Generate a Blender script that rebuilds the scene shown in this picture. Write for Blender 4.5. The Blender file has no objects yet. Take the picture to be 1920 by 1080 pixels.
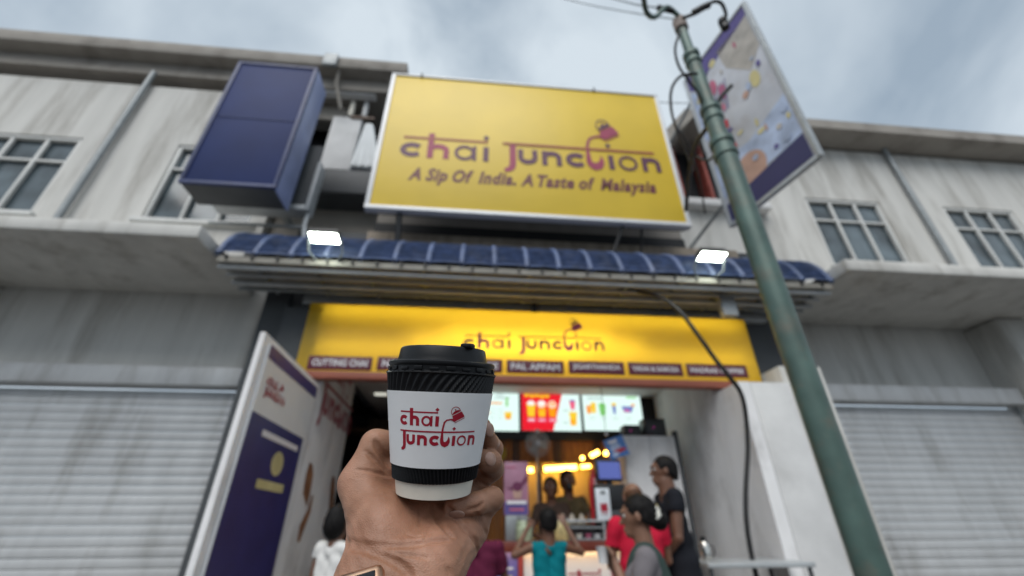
import bpy, bmesh, math, random
import numpy as np
from mathutils import Vector, Matrix

random.seed(11)
RNG = np.random.default_rng(11)
SC = bpy.context.scene
COL = SC.collection
RAD = math.radians

# ------------------------------------------------------------------ camera
YAW, PITCH, ROLL = RAD(5.58), RAD(29.5), RAD(-0.3)
FPX = 800.0                      # focal length in pixels of a 1920 wide frame
CAMZ = 1.30
fw = np.array([math.sin(YAW) * math.cos(PITCH), math.cos(YAW) * math.cos(PITCH), math.sin(PITCH)])
_r = np.array([math.cos(YAW), -math.sin(YAW), 0.0])
_u = np.cross(_r, fw)
rt = _r * math.cos(ROLL) + _u * math.sin(ROLL)
up = -_r * math.sin(ROLL) + _u * math.cos(ROLL)
CPOS = np.array([0.0, 0.0, CAMZ])
cam = bpy.data.cameras.new('camera')
camo = bpy.data.objects.new('camera', cam)
COL.objects.link(camo)
camo.matrix_world = Matrix(((rt[0], up[0], -fw[0], 0), (rt[1], up[1], -fw[1], 0), (rt[2], up[2], -fw[2], CAMZ), (0, 0, 0, 1)))
cam.sensor_width = 36.0
cam.lens = FPX / 1920.0 * 36.0
cam.clip_start = 0.01
cam.clip_end = 600
cam.dof.use_dof = True
cam.dof.focus_distance = 0.305
cam.dof.aperture_fstop = 4.4
SC.camera = camo

# ------------------------------------------------------------------ sky, sun, exposure
SUN_ELEV, SUN_AZ = RAD(52), RAD(200)     # azimuth measured clockwise from +Y
w = bpy.data.worlds.new('World')
SC.world = w
w.use_nodes = True
nt = w.node_tree
nt.nodes.clear()
out = nt.nodes.new('ShaderNodeOutputWorld')
sky = nt.nodes.new('ShaderNodeTexSky')
sky.sky_type = 'NISHITA'
sky.sun_disc = False
sky.sun_elevation = SUN_ELEV
sky.sun_rotation = SUN_AZ
bg1 = nt.nodes.new('ShaderNodeBackground')
bg1.inputs[1].default_value = 0.09
nt.links.new(sky.outputs[0], bg1.inputs[0])
tc = nt.nodes.new('ShaderNodeTexCoord')
n1 = nt.nodes.new('ShaderNodeTexNoise')
n1.inputs['Scale'].default_value = 2.1
n1.inputs['Detail'].default_value = 5.0
n1.inputs['Roughness'].default_value = 0.5
n1.inputs['Distortion'].default_value = 0.6
nt.links.new(tc.outputs['Generated'], n1.inputs['Vector'])
cr = nt.nodes.new('ShaderNodeValToRGB')
cr.color_ramp.elements[0].position = 0.36
cr.color_ramp.elements[0].color = (0.285, 0.355, 0.43, 1)
cr.color_ramp.elements[1].position = 0.62
cr.color_ramp.elements[1].color = (0.58, 0.65, 0.705, 1)
nt.links.new(n1.outputs[0], cr.inputs[0])
bg2 = nt.nodes.new('ShaderNodeBackground')
bg2.inputs[1].default_value = 0.80
nt.links.new(cr.outputs[0], bg2.inputs[0])
mx = nt.nodes.new('ShaderNodeMixShader')
mx.inputs[0].default_value = 0.93
nt.links.new(bg1.outputs[0], mx.inputs[1])
nt.links.new(bg2.outputs[0], mx.inputs[2])
nt.links.new(mx.outputs[0], out.inputs[0])

sl = bpy.data.lights.new('sun', 'SUN')
sl.energy = 1.5
sl.angle = RAD(50)
sl.color = (1.0, 0.97, 0.93)
so = bpy.data.objects.new('sun', sl)
COL.objects.link(so)
sdir = Vector((math.sin(SUN_AZ) * math.cos(SUN_ELEV), math.cos(SUN_AZ) * math.cos(SUN_ELEV), math.sin(SUN_ELEV)))
so.rotation_euler = sdir.to_track_quat('Z', 'Y').to_euler()
so.location = (0, -4, 12)

SC.view_settings.view_transform = 'Standard'
SC.view_settings.look = 'None'
SC.view_settings.exposure = 0.62
SC.view_settings.gamma = 1.0
SC.view_settings.use_curve_mapping = False
SC.render.engine = 'CYCLES'
SC.cycles.use_denoising = True
SC.cycles.max_bounces = 8
SC.cycles.caustics_reflective = False
SC.cycles.caustics_refractive = False
SC.cycles.sample_clamp_indirect = 6.0

# ------------------------------------------------------------------ measuring helpers (photograph survey -> metres)
def ray(px, py):
    return fw + rt * ((px - 960) / FPX) - up * ((py - 540) / FPX)
def P(px, py, Y):
    d = ray(px, py)
    return CPOS + d * (Y / d[1])
def PX(px, py, X):
    d = ray(px, py)
    return CPOS + d * (X / d[0])
def PD(px, py, D):
    return CPOS + ray(px, py) * D

# ------------------------------------------------------------------ materials
def mat(name, col, rough=0.6, metal=0.0, var=0.12, vscale=4.0, bump=0.0, bscale=60.0, spec=0.5, emit=None, estr=0.0,
        sss=0.0, stain=None, stain_amt=0.0, stain_scale=1.5, coat=0.0, stretch=None, world=False):
    m = bpy.data.materials.new(name)
    m.use_nodes = True
    t = m.node_tree
    b = t.nodes['Principled BSDF']
    b.inputs['Roughness'].default_value = rough
    b.inputs['Metallic'].default_value = metal
    b.inputs['Specular IOR Level'].default_value = spec
    b.inputs['Base Color'].default_value = (*col, 1)
    if coat: b.inputs['Coat Weight'].default_value = coat
    if sss:
        b.inputs['Subsurface Weight'].default_value = sss
        b.inputs['Subsurface Radius'].default_value = (0.004, 0.0015, 0.0008)
        b.inputs['Subsurface Scale'].default_value = 1.0
    tco = t.nodes.new('ShaderNodeTexCoord')
    vec = t.nodes.new('ShaderNodeNewGeometry').outputs['Position'] if world else tco.outputs['Object']
    if stretch:
        mp = t.nodes.new('ShaderNodeMapping')
        mp.inputs['Scale'].default_value = stretch
        t.links.new(vec, mp.inputs[0])
        vec = mp.outputs[0]
    last = None
    if var:
        n = t.nodes.new('ShaderNodeTexNoise')
        n.inputs['Scale'].default_value = vscale
        n.inputs['Detail'].default_value = 4
        t.links.new(vec, n.inputs['Vector'])
        r = t.nodes.new('ShaderNodeMapRange')
        r.inputs['From Min'].default_value = 0.3
        r.inputs['From Max'].default_value = 0.7
        r.inputs['To Min'].default_value = 1 - var
        r.inputs['To Max'].default_value = 1 + var
        t.links.new(n.outputs[0], r.inputs[0])
        x = t.nodes.new('ShaderNodeMix')
        x.data_type = 'RGBA'; x.blend_type = 'MULTIPLY'
        x.inputs[0].default_value = 1.0
        x.inputs[6].default_value = (*col, 1)
        t.links.new(r.outputs[0], x.inputs[7])
        last = x.outputs[2]
    if stain is not None:
        n2 = t.nodes.new('ShaderNodeTexNoise')
        n2.inputs['Scale'].default_value = stain_scale
        n2.inputs['Detail'].default_value = 6
        n2.inputs['Roughness'].default_value = 0.65
        t.links.new(vec, n2.inputs['Vector'])
        r2 = t.nodes.new('ShaderNodeMapRange')
        r2.inputs['From Min'].default_value = 0.5
        r2.inputs['From Max'].default_value = 0.72
        r2.inputs['To Max'].default_value = stain_amt
        t.links.new(n2.outputs[0], r2.inputs[0])
        x2 = t.nodes.new('ShaderNodeMix')
        x2.data_type = 'RGBA'
        t.links.new(r2.outputs[0], x2.inputs[0])
        if last is not None: t.links.new(last, x2.inputs[6])
        else: x2.inputs[6].default_value = (*col, 1)
        x2.inputs[7].default_value = (*stain, 1)
        last = x2.outputs[2]
    if last is not None: t.links.new(last, b.inputs['Base Color'])
    if bump:
        n3 = t.nodes.new('ShaderNodeTexNoise')
        n3.inputs['Scale'].default_value = bscale
        n3.inputs['Detail'].default_value = 3
        t.links.new(vec, n3.inputs['Vector'])
        bp = t.nodes.new('ShaderNodeBump')
        bp.inputs['Strength'].default_value = bump
        bp.inputs['Distance'].default_value = 0.3 / bscale
        t.links.new(n3.outputs[0], bp.inputs['Height'])
        t.links.new(bp.outputs[0], b.inputs['Normal'])
    if emit is not None:
        b.inputs['Emission Color'].default_value = (*emit, 1)
        b.inputs['Emission Strength'].default_value = estr
    return m

# ------------------------------------------------------------------ mesh helpers
class MB:
    """collects vertices and faces for one mesh"""
    def __init__(s): s.v = []; s.f = []; s.mi = []; s.cur = 0
    def add(s, vs, fs):
        o = len(s.v)
        s.v += [tuple(map(float, q)) for q in vs]
        for f in fs:
            s.f.append(tuple(i + o for i in f)); s.mi.append(s.cur)
        return s
    def box(s, lo, hi, M=None):
        x0, y0, z0 = lo; x1, y1, z1 = hi
        vs = [(x0, y0, z0), (x1, y0, z0), (x1, y1, z0), (x0, y1, z0), (x0, y0, z1), (x1, y0, z1), (x1, y1, z1), (x0, y1, z1)]
        if M is not None: vs = [tuple(M @ Vector(q)) for q in vs]
        return s.add(vs, [(0, 3, 2, 1), (4, 5, 6, 7), (0, 1, 5, 4), (1, 2, 6, 5), (2, 3, 7, 6), (3, 0, 4, 7)])
    def cbox(s, lo, hi, c=0.004, M=None):
        bm = bmesh.new()
        bmesh.ops.create_cube(bm, size=1)
        sz = [hi[i] - lo[i] for i in range(3)]
        for q in bm.verts:
            q.co = Vector([lo[i] + (q.co[i] + .5) * sz[i] for i in range(3)])
        bmesh.ops.bevel(bm, geom=list(bm.edges), offset=min(c, min(sz) * .45), segments=2, affect='EDGES', profile=0.5)
        bm.verts.index_update()
        vs = [(M @ q.co if M is not None else q.co)[:] for q in bm.verts]
        fs = [[q.index for q in f.verts] for f in bm.faces]
        bm.free()
        return s.add(vs, fs)
    def tube(s, pts, r, n=10, cap=True, closed=False):
        pts = [Vector(p) for p in pts]
        N = len(pts)
        rs = r if hasattr(r, '__len__') else [r] * N
        vs, fs = [], []
        ref = None
        for i in range(N):
            if closed: t = pts[(i + 1) % N] - pts[i - 1]
            else: t = pts[min(i + 1, N - 1)] - pts[max(i - 1, 0)]
            t.normalize()
            if ref is None:
                ref = Vector((0, 0, 1)) if abs(t.z) < .9 else Vector((1, 0, 0))
            a = (ref - t * ref.dot(t)).normalized()
            ref = a
            b = t.cross(a)
            for k in range(n):
                q = 2 * math.pi * k / n
                vs.append(pts[i] + (a * math.cos(q) + b * math.sin(q)) * rs[i])
        for i in range(N if closed else N - 1):
            j = (i + 1) % N
            for k in range(n):
                k2 = (k + 1) % n
                fs.append((i * n + k, i * n + k2, j * n + k2, j * n + k))
        if cap and not closed:
            fs.append(tuple(range(n - 1, -1, -1)))
            fs.append(tuple((N - 1) * n + k for k in range(n)))
        return s.add(vs, fs)
    def lathe(s, prof, n=48, M=None, ang=None):
        vs, fs = [], []
        for (r, z) in prof:
            for k in range(n):
                a = 2 * math.pi * k / n
                q = Vector((r * math.cos(a), r * math.sin(a), z))
                vs.append(M @ q if M is not None else q)
        for i in range(len(prof) - 1):
            for k in range(n):
                k2 = (k + 1) % n
                fs.append((i * n + k, i * n + k2, (i + 1) * n + k2, (i + 1) * n + k))
        return s.add(vs, fs)
    def prism(s, poly, d, M):
        """poly in local xy, thickness d along local z"""
        n = len(poly)
        vs = [M @ Vector((x, y, 0)) for x, y in poly] + [M @ Vector((x, y, d)) for x, y in poly]
        fs = [tuple(range(n - 1, -1, -1)), tuple(range(n, 2 * n))] + [(i, (i + 1) % n, n + (i + 1) % n, n + i) for i in range(n)]
        return s.add(vs, fs)
    def ball(s, c, r, n=12, M=None):
        r = r if hasattr(r, '__len__') else (r, r, r)
        vs, fs = [], []
        m = n // 2 + 1
        for i in range(m):
            th = math.pi * i / (m - 1)
            for k in range(n):
                a = 2 * math.pi * k / n
                q = Vector((r[0] * math.sin(th) * math.cos(a), r[1] * math.sin(th) * math.sin(a), r[2] * math.cos(th)))
                if M is not None: q = M @ q
                vs.append(Vector(c) + q)
        for i in range(m - 1):
            for k in range(n):
                fs.append((i * n + k, (i + 1) * n + k, (i + 1) * n + (k + 1) % n, i * n + (k + 1) % n))
        return s.add(vs, fs)
    def mesh(s, name, smooth=None):
        me = bpy.data.meshes.new(name)
        me.from_pydata(s.v, [], s.f)
        me.update()
        if any(s.mi): me.polygons.foreach_set('material_index', s.mi)
        if smooth is not None:
            me.polygons.foreach_set('use_smooth', [True] * len(me.polygons))
            me.set_sharp_from_angle(angle=RAD(smooth))
        return me

def ob(name, mb, m, parent=None, smooth=35, loc=None, **props):
    me = mb if isinstance(mb, bpy.types.Mesh) else mb.mesh(name, smooth)
    for q in (m if isinstance(m, (list, tuple)) else [m]): me.materials.append(q)
    o = bpy.data.objects.new(name, me)
    COL.objects.link(o)
    if parent is not None: o.parent = parent
    if loc is not None: o.location = loc
    for k, v in props.items(): o[k] = v
    return o
def thing(name, label, cat, loc=(0, 0, 0), rotz=0.0, group=None):
    o = bpy.data.objects.new(name, None)
    COL.objects.link(o)
    o.location = loc
    o.rotation_euler = (0, 0, rotz)
    o.empty_display_size = 0.1
    o['label'] = label; o['category'] = cat
    if group: o['group'] = group
    return o
def tag(o, label, cat, group=None):
    o['label'] = label; o['category'] = cat
    if group: o['group'] = group
    return o
def copy_tree(o, parent=None):
    c = o.copy()
    COL.objects.link(c)
    c.parent = parent
    for ch in list(o.children): copy_tree(ch, c)
    return c
def frame(o, ux, uy):
    ux = Vector(ux).normalized(); uy = Vector(uy)
    uy = (uy - ux * uy.dot(ux)).normalized()
    n = ux.cross(uy)
    return Matrix(((ux.x, uy.x, n.x, o[0]), (ux.y, uy.y, n.y, o[1]), (ux.z, uy.z, n.z, o[2]), (0, 0, 0, 1)))
FACE = lambda x, y, z: frame((x, y, z), (1, 0, 0), (0, 0, 1))     # print facing -Y (towards the street)

# text as flat mesh (built-in font)
def text2d(body, size=1.0, offset=0.0, shear=0.0, spacing=1.0, raw=False):
    c = bpy.data.curves.new('lettering', 'FONT')
    c.body = body; c.size = size; c.offset = offset; c.shear = shear; c.space_character = spacing
    c.resolution_u = 3
    o = bpy.data.objects.new('lettering', c)
    COL.objects.link(o)
    dg = bpy.context.evaluated_depsgraph_get()
    me = bpy.data.meshes.new_from_object(o.evaluated_get(dg))
    vs = np.array([v.co[:2] for v in me.vertices]); fs = [tuple(p.vertices) for p in me.polygons]
    bpy.data.objects.remove(o); bpy.data.curves.remove(c); bpy.data.meshes.remove(me)
    if not raw: vs = vs - vs.min(0)
    return vs, fs
def put_text(mb, body, M, width, height, offset=0.0, shear=0.0, eps=0.0, spacing=1.0):
    vs, fs = text2d(body, 1.0, offset, shear, spacing)
    e = vs.max(0)
    vs = vs / e * np.array([width, height])
    mb.add([M @ Vector((x, y, eps)) for x, y in vs], fs)

# ------------------------------------------------------------------ 2-d strokes for the logo
def arc(cx, cy, rx, ry, a0, a1, n=18):
    return [(cx + rx * math.cos(RAD(a0 + (a1 - a0) * i / n)), cy + ry * math.sin(RAD(a0 + (a1 - a0) * i / n))) for i in range(n + 1)]
def ribbon(pts, wd, closed=False):
    p = [np.array(q, float) for q in pts]
    N = len(p)
    ws = wd if hasattr(wd, '__len__') else [wd] * N
    L, R = [], []
    for i in range(N):
        if closed: t = p[(i + 1) % N] - p[i - 1]
        else: t = p[min(i + 1, N - 1)] - p[max(i - 1, 0)]
        t = t / (np.linalg.norm(t) + 1e-9)
        n = np.array([-t[1], t[0]])
        k = 1.0
        if 0 < i < N - 1 or closed:
            a = p[i] - p[i - 1]; a = a / (np.linalg.norm(a) + 1e-9)
            k = 1.0 / max(0.55, abs(a @ t))
        L.append(p[i] + n * ws[i] / 2 * k); R.append(p[i] - n * ws[i] / 2 * k)
    vs = L + R
    fs = [(N + i, N + (i + 1) % N, (i + 1) % N, i) for i in range(N if closed else N - 1)]
    return vs, fs
def line(a, b, n=10):
    return [(a[0] + (b[0] - a[0]) * i / n, a[1] + (b[1] - a[1]) * i / n) for i in range(n + 1)]
def kettle(cx, cy, sc, rot):
    """teapot pouring to the left"""
    out = []
    c, s_ = math.cos(RAD(rot)), math.sin(RAD(rot))
    T = lambda q: (cx + sc * (q[0] * c - q[1] * s_), cy + sc * (q[0] * s_ + q[1] * c))
    def poly(ps, kind='m'):
        out.append(([T(q) for q in ps], [tuple(range(len(ps)))], kind))
    def rib(ps, wd, kind='m', closed=False):
        v, f = ribbon(ps, wd, closed)
        out.append(([T(q) for q in v], f, kind))
    poly([(-.50, -.36), (.52, -.36), (.56, -.28), (.47, .22), (-.45, .22), (-.54, -.28)])        # body
    rib(line((-.50, -.45), (.52, -.45), 3), .05)                                                # foot line
    poly([(-.42, .28)] + arc(0, .28, .40, .24, 180, 0, 10)[1:-1] + [(.42, .28)], 'p')            # lid
    poly(arc(0, .60, .07, .07, 0, 360, 10)[:-1], 'p')                                            # knob
    rib(arc(-.03, .42, .40, .44, 195, -10, 18), .06, 'p')                                        # handle
    poly([(-.45, -.05), (-.62, .02), (-.80, .10), (-.84, .02), (-.66, -.12), (-.52, -.30)])      # spout
    return out
def logo(stack=False):
    """list of (2-d vertices, faces, colour key): p purple letters, m magenta letters, l header line"""
    out = []
    def rib(ps, wd, kind, closed=False):
        v, f = ribbon(ps, wd, closed); out.append((v, f, kind))
    def lc(x, y, wx, s=.33):
        wx = wx * 1.12
        rib(arc(x + wx / 2, y + .5, (wx - s) / 2 * 1.08, .5 - s / 2, 40, 320, 22), s, 'p')
    def lhump(x, y, wx, s, kind):
        r = (wx - s) / 2
        rib(arc(x + wx / 2, y + .56, r, .44 - s / 2, 170, 0, 14) + line((x + wx - s / 2, y + .5), (x + wx - s / 2, y), 3), s, kind)
    def lstem(x, y0, y1, s, kind): rib(line((x + s / 2, y0), (x + s / 2, y1), 4), s, kind)
    def dia(x, y, r):
        out.append(([(x - r, y), (x, y - r), (x + r, y), (x, y + r)], [(0, 1, 2, 3)], 'p'))
    def word_chai(x, y, k):
        lc(x, y, 1.2 * k)
        lstem(x + 1.58 * k, y, y + 1.72, .37, 'm'); lhump(x + 1.58 * k, y, 1.32 * k, .34, 'm')
        rib(arc(x + 3.84 * k, y + .5, .52 * k, .41, 0, 360, 26)[:-1], .21, 'p', True)
        lstem(x + 4.32 * k, y, y + 1.0, .23, 'p')
        lstem(x + 4.97 * k, y, y + 1.0, .34, 'p'); dia(x + 5.14 * k, y + 1.64, .20)
        rib(line((x + .09 * k, y + 1.34), (x + 5.25 * k, y + 1.34), 16), .15, 'l')
    def word_junction(x, y, k, ts=2.28):
        rib(line((x + .62 * k, y + 1.34), (x + .62 * k, y - .05), 5) + [(x + .56 * k, y - .28), (x + .36 * k, y - .42), (x + .10 * k, y - .50)], [.40] * 6 + [.38, .34, .20], 'm')
        lstem(x + .95 * k, y + .4, y + 1.0, .32, 'p')
        r = (1.15 * k - .26) / 2
        rib(arc(x + .98 * k + .575 * k, y + .44, r, .44 - .15, 180, 360, 14), .32, 'p')
        rib(line((x + 2.13 * k - .13, y + .44), (x + 2.13 * k - .13, y + 1.0), 4), .32, 'p')
        lstem(x + 2.44 * k, y, y + 1.0, .33, 'p'); lhump(x + 2.44 * k, y, 1.24 * k, .33, 'p')
        lc(x + 3.98 * k, y, 1.15 * k)
        # the t is a stream of tea poured into a bowl
        bx = x + 5.42 * k
        sp = [(bx + .75 * k, y + ts), (bx + .42 * k, y + ts - .04), (bx + .16 * k, y + ts - .26), (bx + .03 * k, y + 1.34 + (ts - 1.34) * .3)]
        rib(sp + line((bx, y + 1.3), (bx, y + .55), 6) + [(bx + .05 * k, y + .34), (bx + .18 * k, y + .20), (bx + .40 * k, y + .13), (bx + .66 * k, y + .22), (bx + .80 * k, y + .42), (bx + .84 * k, y + .68), (bx + .80 * k, y + .9)],
            [.12, .15, .17, .18] + [.2, .22, .24, .27, .30, .32, .34] + [.38, .44, .50, .46, .36, .2, .03], 'm')
        lstem(x + 6.68 * k, y, y + .98, .34, 'p'); dia(x + 6.80 * k, y + 1.68, .19)
        rib(arc(x + 7.94 * k, y + .5, .53 * k, .43, 0, 360, 28)[:-1], .17, 'p', True)
        lstem(x + 8.86 * k, y, y + 1.0, .31, 'p'); lhump(x + 8.86 * k, y, 1.18 * k, .31, 'p')
        rib(line((x, y + 1.34), (x + 9.8 * k, y + 1.34), 30), .15, 'l')
        return bx
    if not stack:
        word_chai(0, 0, 1.0)
        bx = word_junction(6.18, 0, 1.0)
        out += kettle(bx + 1.52, 2.72, 1.15, 27)
    else:
        word_chai(0.0, 1.88, .78)
        bx = word_junction(0, 0, .855, 2.56)
        out += kettle(bx + 1.42, 2.95, 1.12, 27)
    return out
def put_logo(mb, fn, keys, stack=False, lg=None):
    for n_, (v, f, k) in enumerate(lg or logo(stack)):
        mb.cur = keys[k]
        mb.add([fn(q[0], q[1], n_) for q in v], f)        # every stroke lies a hair above the one before
    mb.cur = 0

# ------------------------------------------------------------------ signed-distance modelling for bodies
class Field:
    def __init__(s, lo, hi, h):
        s.h = h; s.lo = np.array(lo, float)
        s.n = np.ceil((np.array(hi, float) - s.lo) / h).astype(int) + 1
        s.v = np.full(tuple(s.n), 0.5, np.float32)
        s.ax = [(s.lo[i] + np.arange(s.n[i]) * h).astype(np.float32) for i in range(3)]
    def _blk(s, lo, hi, pad):
        a = np.clip(np.floor((np.array(lo) - pad - s.lo) / s.h).astype(int), 0, s.n)
        b = np.clip(np.ceil((np.array(hi) + pad - s.lo) / s.h).astype(int) + 1, 0, s.n)
        if np.any(b <= a): return None
        sl_ = tuple(slice(a[i], b[i]) for i in range(3))
        X = s.ax[0][sl_[0]][:, None, None]; Y = s.ax[1][sl_[1]][None, :, None]; Z = s.ax[2][sl_[2]][None, None, :]
        return sl_, X, Y, Z
    def _mix(s, sl_, d, k, op):
        a = s.v[sl_]
        if op == 'add':
            if k > 0:
                q = np.maximum(k - np.abs(a - d), 0) / k
                s.v[sl_] = np.minimum(a, d) - q * q * k * .25
            else: s.v[sl_] = np.minimum(a, d)
        else:
            d = -d
            if k > 0:
                q = np.maximum(k - np.abs(a - d), 0) / k
                s.v[sl_] = np.maximum(a, d) + q * q * k * .25
            else: s.v[sl_] = np.maximum(a, d)
    def cone(s, a, b, ra, rb=None, k=0.0, op='add'):
        rb = ra if rb is None else rb
        a = np.array(a, np.float32); b = np.array(b, np.float32)
        rm = max(ra, rb)
        g = s._blk(np.minimum(a, b), np.maximum(a, b), rm + k + 4 * s.h)
        if g is None: return s
        sl_, X, Y, Z = g
        d = b - a; L2 = float(d @ d) + 1e-12
        t = np.clip(((X - a[0]) * d[0] + (Y - a[1]) * d[1] + (Z - a[2]) * d[2]) / L2, 0, 1)
        dist = np.sqrt((X - a[0] - t * d[0]) ** 2 + (Y - a[1] - t * d[1]) ** 2 + (Z - a[2] - t * d[2]) ** 2) - (ra + (rb - ra) * t)
        s._mix(sl_, dist.astype(np.float32), k, op)
        return s
    def ell(s, c, r, k=0.0, op='add', M=None):
        c = np.array(c, np.float32); r = np.array(r, np.float32)
        m = float(r.max())
        g = s._blk(c, c, m + k + 4 * s.h)
        if g is None: return s
        sl_, X, Y, Z = g
        x, y, z = X - c[0], Y - c[1], Z - c[2]
        if M is not None:
            M = np.array(M, np.float32)       # rows: local axes
            x, y, z = [M[i, 0] * x + M[i, 1] * y + M[i, 2] * z for i in range(3)]
        k0 = np.sqrt((x / r[0]) ** 2 + (y / r[1]) ** 2 + (z / r[2]) ** 2) + 1e-6
        k1 = np.sqrt((x / r[0] ** 2) ** 2 + (y / r[1] ** 2) ** 2 + (z / r[2] ** 2) ** 2) + 1e-6
        s._mix(sl_, (k0 * (k0 - 1) / k1).astype(np.float32), k, op)
        return s
    def cut(s, n, d):
        """keep n.x <= d"""
        n = np.array(n, np.float32)
        q = s.ax[0][:, None, None] * n[0] + s.ax[1][None, :, None] * n[1] + s.ax[2][None, None, :] * n[2] - d
        s.v = np.maximum(s.v, q.astype(np.float32))
        return s
    def wave(s, fn):
        s.v = s.v + fn(s.ax[0][:, None, None], s.ax[1][None, :, None], s.ax[2][None, None, :]).astype(np.float32)
        return s
    def val(s, p):
        q = (np.array(p) - s.lo) / s.h
        i = np.floor(q).astype(int)
        if np.any(i < 0) or np.any(i >= s.n - 1): return 0.5
        f = q - i
        c = s.v[i[0]:i[0] + 2, i[1]:i[1] + 2, i[2]:i[2] + 2]
        c = c[0] * (1 - f[0]) + c[1] * f[0]
        c = c[0] * (1 - f[1]) + c[1] * f[1]
        return float(c[0] * (1 - f[2]) + c[1] * f[2])
    def grad(s, p):
        e = s.h
        g = np.array([s.val(np.array(p) + np.eye(3)[i] * e) - s.val(np.array(p) - np.eye(3)[i] * e) for i in range(3)])
        return g / (np.linalg.norm(g) + 1e-9)
    def mesh(s, name):
        v = s.v
        v[0] = v[-1] = 0.1; v[:, 0] = v[:, -1] = 0.1; v[:, :, 0] = v[:, :, -1] = 0.1
        ins = v < 0
        offs = [(a, b, c) for a in (0, 1) for b in (0, 1) for c in (0, 1)]
        nx, ny, nz = s.n
        cnt = np.zeros((nx - 1, ny - 1, nz - 1), np.int8)
        for a, b, c in offs: cnt += ins[a:nx - 1 + a, b:ny - 1 + b, c:nz - 1 + c]
        mask = (cnt > 0) & (cnt < 8)
        I, J, K = np.nonzero(mask)
        idx = np.full(mask.shape, -1, np.int32)
        idx[I, J, K] = np.arange(len(I))
        vals = np.stack([v[I + a, J + b, K + c] for a, b, c in offs], 1)
        acc = np.zeros((len(I), 3)); num = np.zeros(len(I))
        O = np.array(offs, float)
        for i in range(8):
            for j in range(i + 1, 8):
                if np.abs(O[i] - O[j]).sum() != 1: continue
                va, vb = vals[:, i], vals[:, j]
                x = (va < 0) != (vb < 0)
                t = np.where(x, va / np.where(x, va - vb, 1), 0)
                acc += np.where(x[:, None], O[i] + (O[j] - O[i]) * t[:, None], 0)
                num += x
        pos = (np.stack([I, J, K], 1) + acc / num[:, None]) * s.h + s.lo
        quads = []
        for axis in range(3):
            A = ins[:-1] if axis == 0 else ins[:, :-1] if axis == 1 else ins[:, :, :-1]
            B = ins[1:] if axis == 0 else ins[:, 1:] if axis == 1 else ins[:, :, 1:]
            i, j, k = np.nonzero(A != B)
            o1, o2 = [(1, 2), (2, 0), (0, 1)][axis]
            P0 = np.stack([i, j, k], 1)
            ok = (P0[:, o1] > 0) & (P0[:, o2] > 0) & (P0[:, o1] < s.n[o1] - 1) & (P0[:, o2] < s.n[o2] - 1)
            P0 = P0[ok]
            flip = A[i, j, k][ok]
            e1 = np.zeros(3, int); e1[o1] = 1; e2 = np.zeros(3, int); e2[o2] = 1
            c = [P0 - e1 - e2, P0 - e2, P0, P0 - e1]
            q = np.stack([idx[tuple(x.T)] for x in c], 1)
            q = np.where(flip[:, None], q, q[:, ::-1])
            quads.append(q)
        q = np.concatenate(quads)
        q = q[(q >= 0).all(1)]
        me = bpy.data.meshes.new(name)
        me.vertices.add(len(pos)); me.vertices.foreach_set('co', pos.astype(np.float32).ravel())
        me.loops.add(q.size); me.loops.foreach_set('vertex_index', q.astype(np.int32).ravel())
        me.polygons.add(len(q))
        me.polygons.foreach_set('loop_start', np.arange(0, q.size, 4, dtype=np.int32))
        me.polygons.foreach_set('use_smooth', np.ones(len(q), bool))
        me.update(calc_edges=True)
        me.validate()
        return me
# ================================================================== setting and buildings
def grime(name, col, stain, amt=.6, sc=1.2, rough=.85, **kw):
    return mat(name, col, rough, var=.08, vscale=3, bump=.25, bscale=35, stain=stain, stain_amt=amt, stain_scale=sc, **kw)
m_asphalt = mat('asphalt', (.06, .06, .062), .9, var=.2, vscale=8, bump=.5, bscale=160)
m_pave = grime('cement_pavement', (.30, .29, .27), (.17, .16, .15))
m_wall = grime('white_wall_paint', (.66, .655, .65), (.36, .35, .34), .55, 1.1)
m_innerwall = grime('inner_wall_paint', (.82, .81, .81), (.36, .34, .33), .6, 2.2, stretch=(1, 1, .5))
m_beige = grime('beige_render', (.36, .33, .29), (.22, .20, .17), .7, 1.3)
m_pale = grime('pale_render', (.60, .59, .56), (.27, .25, .22), .75, 1.7, stretch=(1.6, 1.6, .22))
m_concrete = grime('old_concrete', (.30, .275, .245), (.13, .115, .10), .7, 1.4)
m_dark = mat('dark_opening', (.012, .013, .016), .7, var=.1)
m_darkgrey = mat('dark_grey_paint', (.055, .06, .066), .6, var=.15, vscale=3, bump=.1, bscale=40)
m_tan = mat('tan_slats', (.36, .30, .235), .7, var=.25, vscale=7, bump=.2, bscale=60, stretch=(1, 1, .2))
m_grey = mat('grey_metal', (.27, .29, .30), .45, .3, var=.12, vscale=8, bump=.05, bscale=120)
m_lightgrey = mat('light_grey_metal', (.44, .46, .47), .45, .2, var=.12, vscale=6)
m_shutter = mat('grey_roller_shutter', (.50, .51, .52), .5, .1, var=.08, vscale=5, stain=(.20, .185, .165), stain_amt=.6, stain_scale=2.2, bump=.2, bscale=14, stretch=(1.3, 1.3, .3), world=True)
m_white = mat('white_gloss', (.78, .78, .78), .4, var=.03)
m_red = mat('crimson_ink', (.36, .006, .025), .5, var=.06, vscale=300)
m_cream = mat('cream_paper', (.80, .755, .66), .55, var=.03, vscale=120, bump=.08, bscale=900)
m_black = mat('black_plastic', (.012, .012, .013), .4, var=.1)
m_wood = mat('orange_wood', (.36, .135, .028), .45, var=.35, vscale=5, bump=.15, bscale=40, stretch=(6, 6, .6))
m_wood2 = mat('brown_wood', (.10, .052, .028), .5, var=.3, vscale=5, stretch=(6, 6, .6))

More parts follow.
